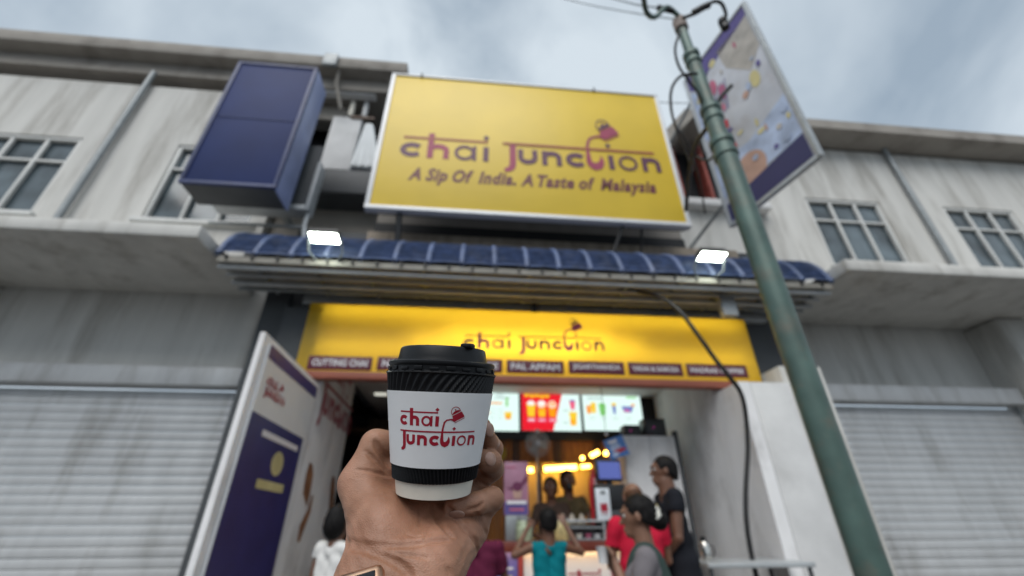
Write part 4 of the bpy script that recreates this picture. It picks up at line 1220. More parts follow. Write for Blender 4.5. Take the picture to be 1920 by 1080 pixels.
part('foot', MB().cbox((x0 + .02, 5.29, cz + .021), (x1 - .02, 5.42, z0 - .003), .004), m_grey, ps)
q = P(935, 850, 6.6)
ys = thing('round_sign', 'yellow round sign on the wooden wall just right of the fingers', 'sign', (q[0], 6.6, q[2]))
part('disc', MB().lathe([(0, -.012), (.11, -.012), (.115, 0), (.11, .012), (0, .012)], 28, Matrix.Translation(q) @ Matrix.Rotation(math.pi / 2, 4, 'X')), mat('yellow_disc', (.42, .28, .01), .5, var=.15), ys)
part('bracket', MB().cbox((q[0] - .02, 6.615, q[2] - .02), (q[0] + .02, YB - .002, q[2] + .02), .004), m_black, ys)
for px, py, lab in ((966, 1000, 'orange food box on the counter left of the boy'), ):
    q = P(px, py, 5.35)
    o = ob('food_box', MB().cbox((-.07, 0, 0), (.07, .12, .20), .006), mat('orange_box', (.50, .10, .02), .5, var=.2), None, 35, (q[0] - .02, 5.3, cz + .022)); tag(o, lab, 'box')
for i, px in enumerate((983, 1052)):
    q = P(px, 1000, 5.2)
    t = thing('snack_jar', ('pale green snack jar left of the boy on the counter', 'yellowish snack jar right of the boy on the counter')[i], 'jar', (q[0], 5.2, cz + .021))
    ob('glass_jar', MB().lathe([(0, 0), (.085, 0), (.09, .02), (.09, .15), (.07, .19), (0, .19)], 20), mat('jar_snacks', ((.34, .40, .27), (.45, .36, .16))[i], .3, var=.4, vscale=30), t, 40)
    ob('lid', MB().lathe([(.0, .192), (.074, .192), (.074, .222), (0, .225)], 20), m_grey, t, 40)

# low cabinet at the right edge with metal flask
q = P(1335, 1052, 4.35)
lc = thing('side_table', 'low grey side table against the right wall at the frame bottom', 'table', (XR - .35, 4.35, .15))
zt_ = q[2]
part('table_top', MB().cbox((P(1306, 1050, 4.3)[0], 4.1, zt_ - .04), (XR - .004, 4.75, zt_), .006), m_lightgrey, lc)
for xx in (P(1306, 1050, 4.3)[0] + .03, XR - .05):
    for yy in (4.13, 4.70): part('leg', MB().tube([(xx, yy, .15), (xx, yy, zt_ - .041)], .018, 8), m_darkgrey, lc)
part('table_shelf', MB().cbox((P(1306, 1050, 4.3)[0] + .05, 4.15, .5), (XR - .07, 4.68, .53), .005), m_darkgrey, lc)
q = P(1320, 1020, 4.4)
fl = thing('steel_flask', 'small shiny steel flask on the side table at the right', 'flask', (q[0], 4.4, zt_ + .001))
ob('flask_body', MB().lathe([(0, 0), (.045, 0), (.048, .01), (.048, .12), (.03, .15), (.0, .15)], 20), mat('steel', (.6, .58, .54), .22, 1.0, var=0), fl, 40)
ob('stopper', MB().lathe([(0, .151), (.026, .151), (.026, .185), (0, .19)], 16), m_black, fl, 40)
ob('handle', MB().tube([(.045, 0, .12), (.085, 0, .11), (.085, 0, .05), (.047, 0, .03)], .007, 8), m_black, fl)

# wall box at far right of the fascia and ceiling fittings
q = P(1358, 575, 4.5)
wb = thing('wall_box', 'pale grey junction box under the right end of the awning', 'box', (q[0], 4.5, q[2]))
part('box', MB().cbox((q[0] - .05, 4.46, q[2] - .13), (q[0] + .14, 4.56, q[2] + .12), .01), m_lightgrey, wb)
part('conduit', MB().tube([(q[0] + .05, 4.52, q[2] + .12), (q[0] + .05, 4.52, 3.93)], .015, 8), m_lightgrey, wb)
q = P(714, 737, 6.9)
o = ob('store_lamp', MB().cbox((-.10, 0, -.03), (.10, .06, .03), .012), mat('dim_lamp', (.6, .6, .55), .4, var=0, emit=(.8, .8, .7), estr=.55), None, 35, (q[0], 6.9, q[2]))
tag(o, 'small white lamp under the ceiling of the dark store room', 'lamp')

# ---------------- print on the left wall and the poster in front of it
XW = XL + .001
y0 = PX(597, 770, XW)[1]; y1 = PX(654, 806, XW)[1]
lw = thing('wall_lettering', 'red shop lettering printed on the white wall left of the entrance', 'lettering', (XW, y0, 2))
za, zb_ = PX(597, 764, XW)[2], PX(652, 806, XW)[2]
sc_ = (y1 - y0) / (9.8 * .855)
M = frame((XW + .003, y0, (za + zb_) / 2 - .05), (0, 1, 0), (0, 0, 1))
b = MB(); put_logo(b, lambda u, v, n_: M @ Vector((u * sc_, v * sc_ * 1.5, n_ * .0003)), {'p': 0, 'm': 0, 'l': 0}, True)
part('lettering', b, mat('faded_red_print', (.40, .10, .12), .5, var=.15), lw, None)
m_brownp = mat('brown_figure_print', (.30, .14, .07), .5, var=.35, vscale=8)
def wallpic(pxs, X_, name, lab, m_):
    pts = [PX(a, c, X_) for a, c in pxs]
    t = thing(name, lab, 'picture', pts[0])
    b = MB(); b.add(pts + [np.array(p) + np.array([.002, 0, 0]) for p in pts], [tuple(range(len(pts), 2 * len(pts)))])
    part('print', b, m_, t, None); return t
wallpic([(571, 905), (575, 885), (581, 866), (586, 872), (587, 890), (581, 925), (575, 950), (568, 925)], XW + .002, 'wall_picture', 'printed brown figure on the white wall beside the blue poster', m_brownp)
wallpic([(562, 985), (577, 955), (584, 928), (587, 930), (582, 960), (570, 992), (561, 1017), (557, 1015)], XW + .002, 'wall_picture', 'printed arm holding a brown stick low on the left wall', m_brownp)
wallpic([(616, 960), (619, 915), (623, 892), (628, 895), (627, 925), (623, 958)], XW + .002, 'wall_picture', 'printed brown hand on the left wall above the girl', m_brownp)
XP = XL + .02
a = PX(595, 728, XP); c = PX(500, 640, XP)
yf_, zt_2 = a[1], a[2]
yn_ = 3.55
pb_ = thing('wall_poster', 'tall purple and white shop poster on the near end of the left wall', 'poster', (XP, yf_, .6))
def zr(px, py): return PX(px, py, XP)[2]
zA, zB2, zC2 = zr(594, 750), zr(577, 828), .55
m_violet = mat('poster_violet', (.055, .04, .17), .4, var=.12)
m_navy = mat('poster_navy', (.035, .035, .15), .4, var=.15)
part('board', MB().box((XL - .001, yn_, .5), (XP, yf_, zt_2)), m_white, pb_)
Mq = frame((XP, yn_, .5), (0, 1, 0), (0, 0, 1))
Wp = yf_ - yn_
shp = [(0, RC(0, zA - .5, Wp, zt_2 - .5)), (1, RC(0, .02, Wp * .93, zB2 - .5))]
shp += [(2, E2(Wp * .55, zB2 - .5 - .30, .13, .10)), (3, RC(Wp * .2, zB2 - .5 - .14, Wp * .85, zB2 - .5 - .09)), (2, RC(Wp * .3, zB2 - .5 - .52, Wp * .75, zB2 - .5 - .45))]
flat(pb_, 'poster_print', Mq, shp, [m_violet, m_navy, cols['y'], m_wprint])
M = frame((XP + .004, yn_ + .10, zB2 + .16), (0, 1, 0), (0, 0, 1))
sc_ = min((Wp - .2) / 8.4, (zA - zB2 - .26) / 4.1)
b = MB(); put_logo(b, lambda u, v, n_: M @ Vector((u * sc_ * 1.15, v * sc_, n_ * .0003)), {'p': 0, 'm': 0, 'l': 0}, True)
part('printed_logo', b, m_red, pb_, None)

# ================================================================== people
def hairmat(name, col): return mat(name, col, .62, var=.5, vscale=60, bump=.5, bscale=160, stretch=(1, 1, .25), spec=.18)
m_hair = hairmat('black_hair', (.006, .005, .005)); m_hair2 = hairmat('thin_brown_hair', (.085, .04, .022))
def skin(name, col): return mat(name, col, .5, var=.12, vscale=14, bump=.08, bscale=220, sss=.08)
sk_dark = skin('dark_skin', (.16, .075, .045)); sk_mid = skin('brown_skin', (.21, .105, .065))
def cloth(name, col, **k): return mat(name, col, .85, var=.10, vscale=10, bump=.35, bscale=70, spec=.2, **k)
m_eye = mat('eye', (.55, .53, .50), .25, var=0); m_iris = mat('iris', (.02, .012, .008), .2, var=0)
m_shoe = mat('dark_shoe', (.03, .028, .026), .6)
def rotx(p, a, o):
    p = np.array(p, float) - o; c, s = math.cos(a), math.sin(a)
    return np.array([p[0], p[1] * c - p[2] * s, p[1] * s + p[2] * c]) + o
def person(lab, loc, yaw, H, arms, shirt, shirt_m, legs_m, skin_m, hair_m, hair='short', lean=0.0, head_yaw=0.0, head_pitch=0.0, build=1.0, sleeve=.5, hem=.84, female=False, legs=True, h=.0075, neck=.0, head=1.1):
    """stands facing +y before the turn; arms: {'L': (elbow, wrist), 'R': ...} in metres for a height of 1.72"""
    s = H / (1.515 + .245 * head)
    t = thing('person', lab, 'person', loc, yaw)
    piv = np.array([0, 0, .95])
    U = lambda p: rotx(p, -lean, piv) * s
    hp = np.array([0, -.005, 1.515])
    def HD(p):                                  # head turn and nod
        p = (np.array(p, float) - hp) * head
        c, q = math.cos(head_pitch), math.sin(head_pitch)
        p = np.array([p[0], p[1] * c - p[2] * q, p[1] * q + p[2] * c])
        c, q = math.cos(head_yaw), math.sin(head_yaw)
        p = np.array([p[0] * c - p[1] * q, p[0] * q + p[1] * c, p[2]])
        return U(p + hp)
    ex = HD(hp + [1, 0, 0]) - HD(hp); ey = HD(hp + [0, 1, 0]) - HD(hp); ez = HD(hp + [0, 0, 1]) - HD(hp)
    HM = np.array([ex / np.linalg.norm(ex), ey / np.linalg.norm(ey), ez / np.linalg.norm(ez)])
    sw = .185 * build * (.92 if female else 1)
    hs_ = 1.0
    SH = {'L': np.array([-sw, -.01, 1.415]), 'R': np.array([sw, -.01, 1.415])}
    pts = [U(p) for q in arms.values() for p in q] + [U((0, 0, 1.8)), U((0, .2, 1.5))]
    lo = np.min(pts + [np.array([-.30, -.26, 0]) * s], 0) - .13; hi = np.max(pts + [np.array([.30, .30, 1.78]) * s], 0) + .13
    lo[2] = -.02 if legs else .55 * s
    f = Field(lo, hi, h)
    k = .03 * s
    def torso(f, o, k):
        b_ = build
        for sx in (-1, 1):
            f.cone(U((sx * .075 * b_, 0, .93)), U((sx * .065 * b_, .0, 1.10)), (.105 if not female else .112) * s * b_ + o, .092 * s * b_ + o, k)
            f.cone(U((sx * .065 * b_, 0, 1.10)), U((sx * .09 * b_, .005, 1.32)), .092 * s * b_ + o, .092 * s + o, k)
            f.cone(U((sx * .05, -.01, 1.41)), U(SH['R' if sx > 0 else 'L'] - [sx * .02, 0, 0]), .058 * s + o, .052 * s + o, k)
            if female: f.ell(U((sx * .075, .085, 1.285)), np.array([.062, .055, .06]) * s + o, k)
    torso(f, 0, k)
    f.cone(U((0, -.02, 1.40)), HD((0, -.005, 1.56)), .062 * s * build, .054 * s * build * head, k)
    f.ell(HD((0, -.012, 1.655)), np.array([.076, .096, .092]) * s * head, .02 * s, M=HM)
    f.cone(HD((0, .03, 1.62)), HD((0, .058, 1.560)), .056 * s * head, .034 * s * head, .02 * s)
    f.cone(HD((0, .086, 1.645)), HD((0, .102, 1.612)), .009 * s * head, .0125 * s * head, .012 * s)
    f.ell(HD((0, .085, 1.577)), np.array([.024, .013, .010]) * s * head, .008 * s, M=HM)
    f.ell(HD((0, .082, 1.672)), np.array([.05, .016, .010]) * s * head, .015 * s, M=HM)
    for sx in (-1, 1):
        f.ell(HD((sx * .079, -.008, 1.63)), np.array([.010, .019, .031]) * s * head, .008 * s, M=HM)
        f.ell(HD((sx * .032, .096, 1.648)), np.array([.017, .014, .011]) * s * head, .010 * s, 'sub', M=HM)
    for q, (e, w_) in arms.items():
        E_, W_ = U(e), U(w_)
        f.cone(U(SH[q]), E_, .047 * s * build, .038 * s, .02 * s); f.cone(E_, W_, .038 * s, .025 * s, .012 * s)
        d = (W_ - E_); d /= np.linalg.norm(d)
        ref = np.array([0, 0, 1.0]) if abs(d[2]) < .8 else np.array([0, 1.0, 0])
        sd = np.cross(d, ref); sd /= np.linalg.norm(sd); nn_ = np.cross(sd, d)
        pm = W_ + d * .075 * s
        for i in range(4):                     # palm and four bent fingers, thumb from the side
            o_ = (i - 1.5) * .019 * s
            f.cone(W_ + d * .01 * s + sd * o_ * .5, pm + sd * o_, .015 * s, .0115 * s, .012 * s)
            ln = (.032, .040, .037, .028)[i] * s
            k1 = pm + sd * o_ * 1.1 + d * ln + nn_ * .008 * s
            f.cone(pm + sd * o_, k1, .0105 * s, .0095 * s, .004 * s)
            f.cone(k1, k1 + d * ln * .5 + nn_ * ln * .7, .0095 * s, .0080 * s, .003 * s)
        th = sd * (-1 if q == 'R' else 1)
        f.cone(W_ + d * .02 * s, W_ + d * .055 * s + th * .042 * s, .014 * s, .011 * s, .01 * s)
        f.cone(W_ + d * .055 * s + th * .042 * s, W_ + d * .095 * s + th * .045 * s + nn_ * .012 * s, .011 * s, .0088 * s, .004 * s)
    if legs:
        for sx in (-1, 1):
            f.cone(np.array((sx * .09, 0, .92)) * s, np.array((sx * .10, .02, .50)) * s, .085 * s, .055 * s, k)
            f.cone(np.array((sx * .10, .02, .50)) * s, np.array((sx * .105, -.02, .09)) * s, .054 * s, .036 * s, .02 * s)
    ob('body', f.mesh('body'), skin_m, t)
    for sx in (-1, 1):
        c_ = HD((sx * .032, .0700, 1.648))
        e_ = ob('eye', MB().ball(c_, .0125 * s * head, 12), m_eye, t, 60)
        ob('iris', MB().ball(HD((sx * .032, .0795, 1.648)), .0055 * s * head, 10), m_iris, e_, 60)
    # hair
    g = Field(HD(hp) - .30 * s, HD(hp) + .36 * s, .006)
    if hair == 'bald':
        g.ell(HD((0, -.02, 1.64)), np.array([.081, .098, .075]) * s * head, 0, M=HM)
        g.ell(HD((0, .0, 1.735)), np.array([.062, .075, .05]) * s * head, .01, 'sub', M=HM)
    else:
        g.ell(HD((0, -.026, 1.668)), np.array([.085, .100, .094]) * s * head, 0, M=HM)
        g.ell(HD((0, -.048, 1.62)), np.array([.080, .074, .085]) * s * head, .02 * s, M=HM)
    cutn = HM[1] * .80 - HM[2] * .60
    g.cut(cutn, float(cutn @ HD((0, .062, 1.66))))
    lown = -HM[2] + HM[1] * .55
    g.cut(lown, float(lown @ HD((0, -.02, 1.605 if hair != 'short' else 1.61))))
    if hair == 'bun':
        g.ell(HD((0, -.125, 1.60)), np.array([.050, .048, .055]) * s * head, .02 * s, M=HM)
        g.cone(HD((0, -.06, 1.66)), HD((0, -.12, 1.60)), .06 * s, .04 * s, .03 * s)
    if hair == 'bob':
        g.ell(HD((0, -.05, 1.60)), np.array([.094, .085, .11]) * s * head, .03 * s, M=HM)
    g.wave(lambda X, Y, Z: .0016 * np.sin(150 * X + 60 * Z) * np.sin(140 * Y + 40 * Z) + .001 * np.sin(90 * Z + 210 * X))
    ob('hair', g.mesh('hair'), hair_m, t)
    # upper garment with folds
    f = Field(lo, hi, h)
    torso(f, .011 * s, k)
    f.cone(U((0, -.02, 1.40)), U((0, -.005, 1.455)), .070 * s, .060 * s, .02 * s)
    if female or hem < .9: 
        for sx in (-1, 1): f.cone(U((sx * .075 * build, 0, .95)), U((sx * .08 * build, .0, .80)), .118 * s * build, .125 * s * build, k)
    for q, (e, w_) in arms.items():
        if sleeve > 0:
            A_, B_ = U(SH[q]), U(e)
            C_ = A_ + (B_ - A_) * sleeve
            f.cone(A_, C_, .060 * s * build, .056 * s * build, .025 * s)
            d = (B_ - A_) / np.linalg.norm(B_ - A_)
            g2 = f._blk(np.minimum(A_, C_), np.maximum(A_, C_), .12 * s)
            # open the sleeve end
            f.cone(C_ + d * .002 * s, C_ + d * .08 * s, .062 * s * build, .066 * s * build, .004, 'sub')
    if sleeve <= 0:
        for q in arms:
            sx = -1 if q == 'L' else 1
            f.ell(U(SH[q] + [sx * .045, 0, 0]), np.array([.055, .08, .09]) * s, .01, 'sub')
    f.cone(U((0, .01, 1.47)), U((0, .0, 1.60)), (.055 + neck) * s, .075 * s, .004, 'sub')
    if neck: f.ell(U((0, .08, 1.46)), np.array([.07, .06, .07]) * s, .01, 'sub')
    f.cut((0, 0, -1), -hem * s)
    ph = random.uniform(0, 6)
    f.wave(lambda X, Y, Z: .0045 * s * np.sin(26 / s * X + 12 / s * Z + 2.2 * np.sin(9 / s * Z + ph)) * np.sin(15 / s * Z + 5 / s * Y + ph) + .0022 * s * np.sin(48 / s * Z + 20 / s * X + 2 * np.sin(15 / s * X)))
    ob(shirt, f.mesh(shirt), shirt_m, t)
    if legs_m is not None and legs:
        f = Field(lo, hi, .010)
        for sx in (-1, 1):
            f.cone(np.array((sx * .075, 0, .98)) * s, np.array((sx * .09, 0, .90)) * s, .116 * s * build, .108 * s, k)
            f.cone(np.array((sx * .09, 0, .90)) * s, np.array((sx * .10, .02, .50)) * s, .098 * s, .074 * s, k)
            f.cone(np.array((sx * .10, .02, .50)) * s, np.array((sx * .105, -.02, .10)) * s, .074 * s, .060 * s, k)
        f.cut((0, 0, 1), 1.0 * s); f.cut((0, 0, -1), -.07 * s)
        f.wave(lambda X, Y, Z: .003 * s * np.sin(30 * Z + 20 * X) * np.sin(18 * Z))
        ob('trousers', f.mesh('trousers'), legs_m, t)
    if legs:
        for sx in (-1, 1):
            f = Field(np.array((sx * .105 - .08, -.12, -.01)) * s, np.array((sx * .105 + .08, .24, .14)) * s, .008)
            f.cone(np.array((sx * .105, -.045, .042)) * s, np.array((sx * .11, .13, .032)) * s, .042 * s, .036 * s, .01)
            f.cone(np.array((sx * .105, -.03, .05)) * s, np.array((sx * .105, -.02, .10)) * s, .04 * s, .036 * s, .02)
            f.cut((0, 0, -1), 0)
            ob('shoe', f.mesh('shoe'), m_shoe, t)
    t['_h'] = 0
    del t['_h']
    return t, U, HD
def stand(px, Y, floor): q = P(px, 1000, Y); return (q[0], Y, floor)
def height(px, py, Y, floor): return P(px, py, Y)[2] - floor

# boy in teal sleeveless top, arms raised
Hb = height(1028, 951, 4.15, .15) * 1.0
boy, U_, HD_ = person('boy in teal sleeveless top seen from behind with both arms raised', stand(1028, 4.15, .15), RAD(2), Hb,
    {'L': ((-.40, .05, 1.34), (-.22, .22, 1.60)), 'R': ((.40, .05, 1.36), (.25, .20, 1.66))}, 'tank_top', cloth('teal_cloth', (.0, .165, .20)), cloth('dark_shorts', (.02, .02, .03)), sk_dark, m_hair, 'short', sleeve=0, hem=.86, h=.0065, head=1.30, build=1.1)
# woman in grey with a cup
Hw = height(1190, 926, 2.55, 0.0)
wo, UW, HW = person('woman in grey top looking left with bun of white flowers and small cup in hand', stand(1203, 2.55, 0), RAD(68), Hw,
    {'L': ((-.24, .08, 1.14), (-.10, .17, 1.37)), 'R': ((.22, .10, 1.13), (.06, .19, 1.33))}, 'grey_top', cloth('grey_cloth', (.17, .155, .165)), cloth('dark_skirt', (.03, .03, .035)), sk_mid, m_hair, 'bun', female=True, sleeve=.62, hem=.80, head_pitch=-.12, h=.0060, head=1.07)
m_flower = mat('jasmine_white', (.74, .73, .66), .7, var=.08)
b = MB()
for i in range(46):
    a = RNG.uniform(0, 2 * math.pi); r_ = RNG.uniform(.030, .052)
    c_ = HW((math.cos(a) * r_, -.118 + RNG.uniform(-.02, .015), 1.625 + math.sin(a) * r_))
    b.ball(c_, RNG.uniform(.006, .011), 8)
o = ob('flower_string', b, m_flower, wo, 60); o['kind'] = 'stuff'
b = MB()
sp = [UW(p) for p in ((-.10, -.115, 1.30), (-.10, -.07, 1.44), (-.10, .0, 1.478), (-.085, .075, 1.42), (-.03, .125, 1.28), (.06, .14, 1.10), (.14, .10, .95))]
for i in range(len(sp) - 1): pass
pth = smooth_path(sp, 6)
n_ = len(pth)
vs = []
for i, p in enumerate(pth):
    tdir = np.array(pth[min(i + 1, n_ - 1)]) - np.array(pth[max(i - 1, 0)]); tdir /= np.linalg.norm(tdir)
    ctr_ = UW((0, .0, 1.25)); outn = np.array(p) - ctr_; outn -= tdir * (outn @ tdir); outn /= np.linalg.norm(outn)
    sd = np.cross(tdir, outn)
    for a_, c_ in ((-.036, 0), (-.034, .007), (.034, .007), (.036, 0)): vs.append(np.array(p) + sd * a_ + outn * c_)
b.add(vs, [(i * 4 + j, i * 4 + (j + 1) % 4, (i + 1) * 4 + (j + 1) % 4, (i + 1) * 4 + j) for i in range(n_ - 1) for j in range(4)])
ob('green_shawl', b, cloth('dark_green_cloth', (.04, .062, .056)), wo, 40)
wq = UW((-.03, .34, 1.27)); 
Rz_ = Matrix.Rotation(RAD(68), 4, 'Z')
cpos = Vector(stand(1203, 2.55, 0)) + Rz_ @ Vector(UW((-.055, .255, 1.43)))
dc = thing('tea_cup', 'small white paper cup held by the woman in grey', 'cup', cpos - Vector((0, 0, .04)))
ob('cup_wall', MB().lathe([(.0, 0), (.023, 0), (.031, .075), (.033, .077), (.030, .077), (.022, .004)], 24), m_white, dc, 40)
ob('tea', MB().lathe([(0, .062), (.0285, .062)], 24), mat('milky_tea', (.35, .19, .09), .2, var=0), dc)
# man in red, seen from behind
Hr = height(1188, 902, 3.7, .15)
person('stocky man in red tee shirt seen from behind, standing before the counter', stand(1198, 3.7, .15), RAD(4), Hr * 1.0,
    {'L': ((-.27, .06, 1.14), (-.20, .26, 1.08)), 'R': ((.27, .04, 1.13), (.22, .24, 1.05))}, 'red_shirt', cloth('red_cloth', (.52, .012, .040)), cloth('brown_trousers', (.05, .04, .035)), sk_mid, m_hair2, 'bald', build=1.22, sleeve=.7, head_pitch=-.25, hem=.84, head=1.15)
# man in black uniform, profile to the left
Hk = height(1240, 854, 4.0, .15)
mk, UK, HK = person('tall man in black uniform shirt standing sideways beside the white cabinet', stand(1262, 4.0, .15), RAD(80), Hk,
    {'L': ((-.27, .03, 1.12), (-.17, .17, .95)), 'R': ((.25, .02, 1.12), (.2, .2, .98))}, 'black_shirt', cloth('black_cloth', (.012, .013, .018)), cloth('black_trousers', (.010, .010, .012)), sk_dark, m_hair, 'short', build=1.26, sleeve=.52, hem=.82, head=1.12)
m_badge = mat('gold_badge', (.36, .30, .12), .6, var=.3, vscale=60)
A_, B_ = UK((-.196, -.01, 1.415)), UK((-.27, .03, 1.12))
c_ = A_ + (B_ - A_) * .30
d_ = (B_ - A_) / np.linalg.norm(B_ - A_)
ex_ = np.cross(d_, np.array([-1, 0, 0])); ex_ /= np.linalg.norm(ex_)
nrm_ = np.cross(ex_, d_)
if nrm_[0] > 0: nrm_ = -nrm_
b = MB(); vs = []
for i in range(5):
    a = -.75 + 1.5 * i / 4
    for s__ in (-.016, .016): vs.append(c_ + nrm_ * math.cos(a) * .0665 + ex_ * math.sin(a) * .0665 + d_ * s__)
b.add(vs, [(i * 2, i * 2 + 1, i * 2 + 3, i * 2 + 2) for i in range(4)])
ob('sleeve_patch', b, m_badge, mk, None)
b = MB(); b.ball(UK((-.075, .122, 1.34)), (.045, .012, .04), 12); ob('chest_badge', b, m_badge, mk, 60)
ob('watch', MB().tube([np.array(UK((-.17, .17, .95))) + .029 * np.array([math.cos(a), .4 * math.sin(a), math.sin(a)]) for a in np.linspace(0, 2 * math.pi, 15)[:-1]], .007, 6, closed=True), mat('steel_watch', (.6, .6, .6), .25, 1, var=0), mk, 60)
# girl at the left in white frilly top
Hg = height(632, 944, 3.5, .15)
gl, UG, HG = person('small girl in white frilly top with dark hair beside the left wall', stand(634, 3.5, .15), RAD(-35), Hg,
    {'L': ((-.24, .0, 1.13), (-.22, .12, .92)), 'R': ((.26, .06, 1.15), (.22, .2, 1.02))}, 'white_top', cloth('white_frilly_cloth', (.70, .69, .67)), cloth('girl_leggings', (.12, .03, .06)), sk_dark, m_hair, 'bob', female=False, sleeve=.32, hem=.74, h=.0065, head=1.15)
# person in maroon, head behind the raised hand
Hm = height(918, 948, 3.6, .15)
person('person in maroon shirt mostly hidden behind the raised hand', stand(896, 3.6, .15), RAD(-8), Hm,
    {'L': ((-.25, .05, 1.14), (-.2, .22, 1.0)), 'R': ((.27, .08, 1.15), (.20, .27, 1.12))}, 'maroon_shirt', cloth('maroon_cloth', (.105, .012, .038)), cloth('maroon_trousers', (.03, .02, .025)), sk_dark, m_hair, 'short', sleeve=.8, hem=.84, build=1.08)
# staff behind the counter
for px, py, Y, lab, yw in ((1036, 893, 6.15, 'shop worker in brown shirt behind the counter, at the left', 165), (1071, 880, 6.25, 'shop worker in olive shirt and dark face mask behind the counter', 185)):
    hh = height(px, py, Y, .15)
    st, US, HS = person(lab, stand(px, Y, .15), RAD(yw), hh, {'L': ((-.26, .10, 1.13), (-.12, .30, 1.10)), 'R': ((.26, .10, 1.13), (.12, .30, 1.08))}, 'work_shirt', cloth('olive_cloth', (.11, .085, .045) if px > 1050 else (.075, .05, .04)), cloth('work_trousers', (.03, .03, .03)), sk_dark, m_hair, 'short', sleeve=.6, hem=.82, head=1.18)
    if px > 1050:
        f = Field(HS((0, .05, 1.57)) - .16, HS((0, .05, 1.57)) + .16, .006)
        f.cone(HS((0, .038, 1.61)), HS((0, .066, 1.565)), .060, .042, .02)
        ob('face_mask', f.mesh('face_mask'), m_black, st)
# ================================================================== cup, hand and watch in the foreground
CUP_O = np.array([-0.02469507, 0.35519067, 1.32486378])
CUP_A = np.array([0.01312324, -0.27823637, 0.96042298]); CUP_A /= np.linalg.norm(CUP_A)
_f = (CPOS - CUP_O) - CUP_A * ((CPOS - CUP_O) @ CUP_A); _f /= np.linalg.norm(_f)
_x = -np.cross(_f, CUP_A)
CUPM = Matrix(((_x[0], -_f[0], CUP_A[0], CUP_O[0]), (_x[1], -_f[1], CUP_A[1], CUP_O[1]), (_x[2], -_f[2], CUP_A[2], CUP_O[2]), (0, 0, 0, 1)))
def L(r, f, u): return np.array([r, -f, u]) / 1000.0

cup = thing('paper_cup', 'small paper cup with black lid and red logo on white band, held in the hand', 'cup')
cup.matrix_world = CUPM
RZ = lambda z: .0275 + (.0388 - .0275) * z / .079
m_blackpaper = mat('black_ripple_paper', (.008, .008, .0095), .45, var=.2, vscale=90, bump=.15, bscale=1500, spec=.3)
m_band = mat('white_paper_band', (.80, .80, .81), .5, var=.025, vscale=60, bump=.10, bscale=500)
m_lid = mat('black_plastic_lid', (.009, .0095, .011), .38, var=.1, vscale=80, bump=.06, bscale=900, spec=.22)
b = MB().lathe([(0, .004), (.0255, .004), (.0262, .0), (.0275, .0002), (RZ(.03), .03), (RZ(.086), .086)], 96)
ob('cup_body', b, m_cream, cup, 40)
# corrugated sleeve: real ripples in the radius
b = MB(); n, k = 900, 44
vs = []
for i in range(k + 1):
    z = .0108 + (.0865 - .0108) * i / k
    for j in range(n):
        t = 2 * math.pi * j / n
        ph = 66 * t + 3.0 * math.sin(2 * t + 0.6) + (z - .045) / .012 * ((8 - 8 * math.cos(t + .4)) if z < .045 else -(7 + 7 * math.cos(t + .3)))
        rr = RZ(z) + .0015 + .0009 * math.sin(ph)
        zz = z + (.00025 * math.sin(ph) if i == 0 else 0)
        vs.append((rr * math.cos(t), rr * math.sin(t), zz))
fs = [(i * n + j, i * n + (j + 1) % n, (i + 1) * n + (j + 1) % n, (i + 1) * n + j) for i in range(k) for j in range(n)]
base = [(RZ(.0108) * math.cos(2 * math.pi * j / n), RZ(.0108) * math.sin(2 * math.pi * j / n), .0108) for j in range(n)]
o_ = len(vs); vs += base
fs += [(o_ + j, o_ + (j + 1) % n, (j + 1) % n, j) for j in range(n)]
b.add(vs, fs)
ob('ripple_sleeve', b, m_blackpaper, cup, 60)
BZ0, BZ1 = .0213, .0722
RB = lambda z: RZ(z) + .0029
b = MB().lathe([(RZ(BZ0) + .0021, BZ0), (RB(BZ0), BZ0)] + [(RB(BZ0 + (BZ1 - BZ0) * i / 8), BZ0 + (BZ1 - BZ0) * i / 8) for i in range(9)] + [(RZ(BZ1) + .0021, BZ1)], 160)
band = ob('paper_band', b, m_band, cup, 40)
b = MB()
XH, AR = .0068, -.0286
def on_cup(u, v, n_):
    z = .0365 + v * XH
    th = -math.pi / 2 + (AR + u * XH) / RB(.045)
    r = RB(z) + .00010 + n_ * .000006
    return (r * math.cos(th), r * math.sin(th), z)
put_logo(b, on_cup, {'p': 0, 'm': 0, 'l': 0}, True)
ob('printed_logo', b, m_red, band, None)
# lid with clip blocks under the rim, sloped dome, sip tab
prof = [(.0395, .0852), (.0424, .0850), (.0428, .0856), (.0412, .0868), (.0404, .0872), (.0404, .0905), (.0410, .0912), (.0414, .0924), (.0411, .0938), (.0400, .0946), (.0368, .0946), (.0355, .0950), (.0346, .0975), (.0335, .1040), (.0326, .1052), (.0312, .1056), (.0298, .1050), (.0285, .1038), (.0, .1036)]
lid = ob('lid', MB().lathe(prof, 120), m_lid, cup, 40)
for j in range(22):
    t = 2 * math.pi * j / 22
    M = Matrix.Rotation(t, 4, 'Z')
    hi = .0903 if j % 2 else .0893
    ob('clip_block', MB().cbox((.0402, -.0031, .0872), (.04135, .0031, hi), .0003, M), m_lid, lid, 30)
M = Matrix.Translation((.0175, -.0265, .1046)) @ Matrix.Rotation(-.55, 4, 'Z')
b = MB().cbox((-.0045, -.004, 0), (.0045, .004, .0034), .0012, M)
ob('sip_tab', b, m_lid, lid, 40)

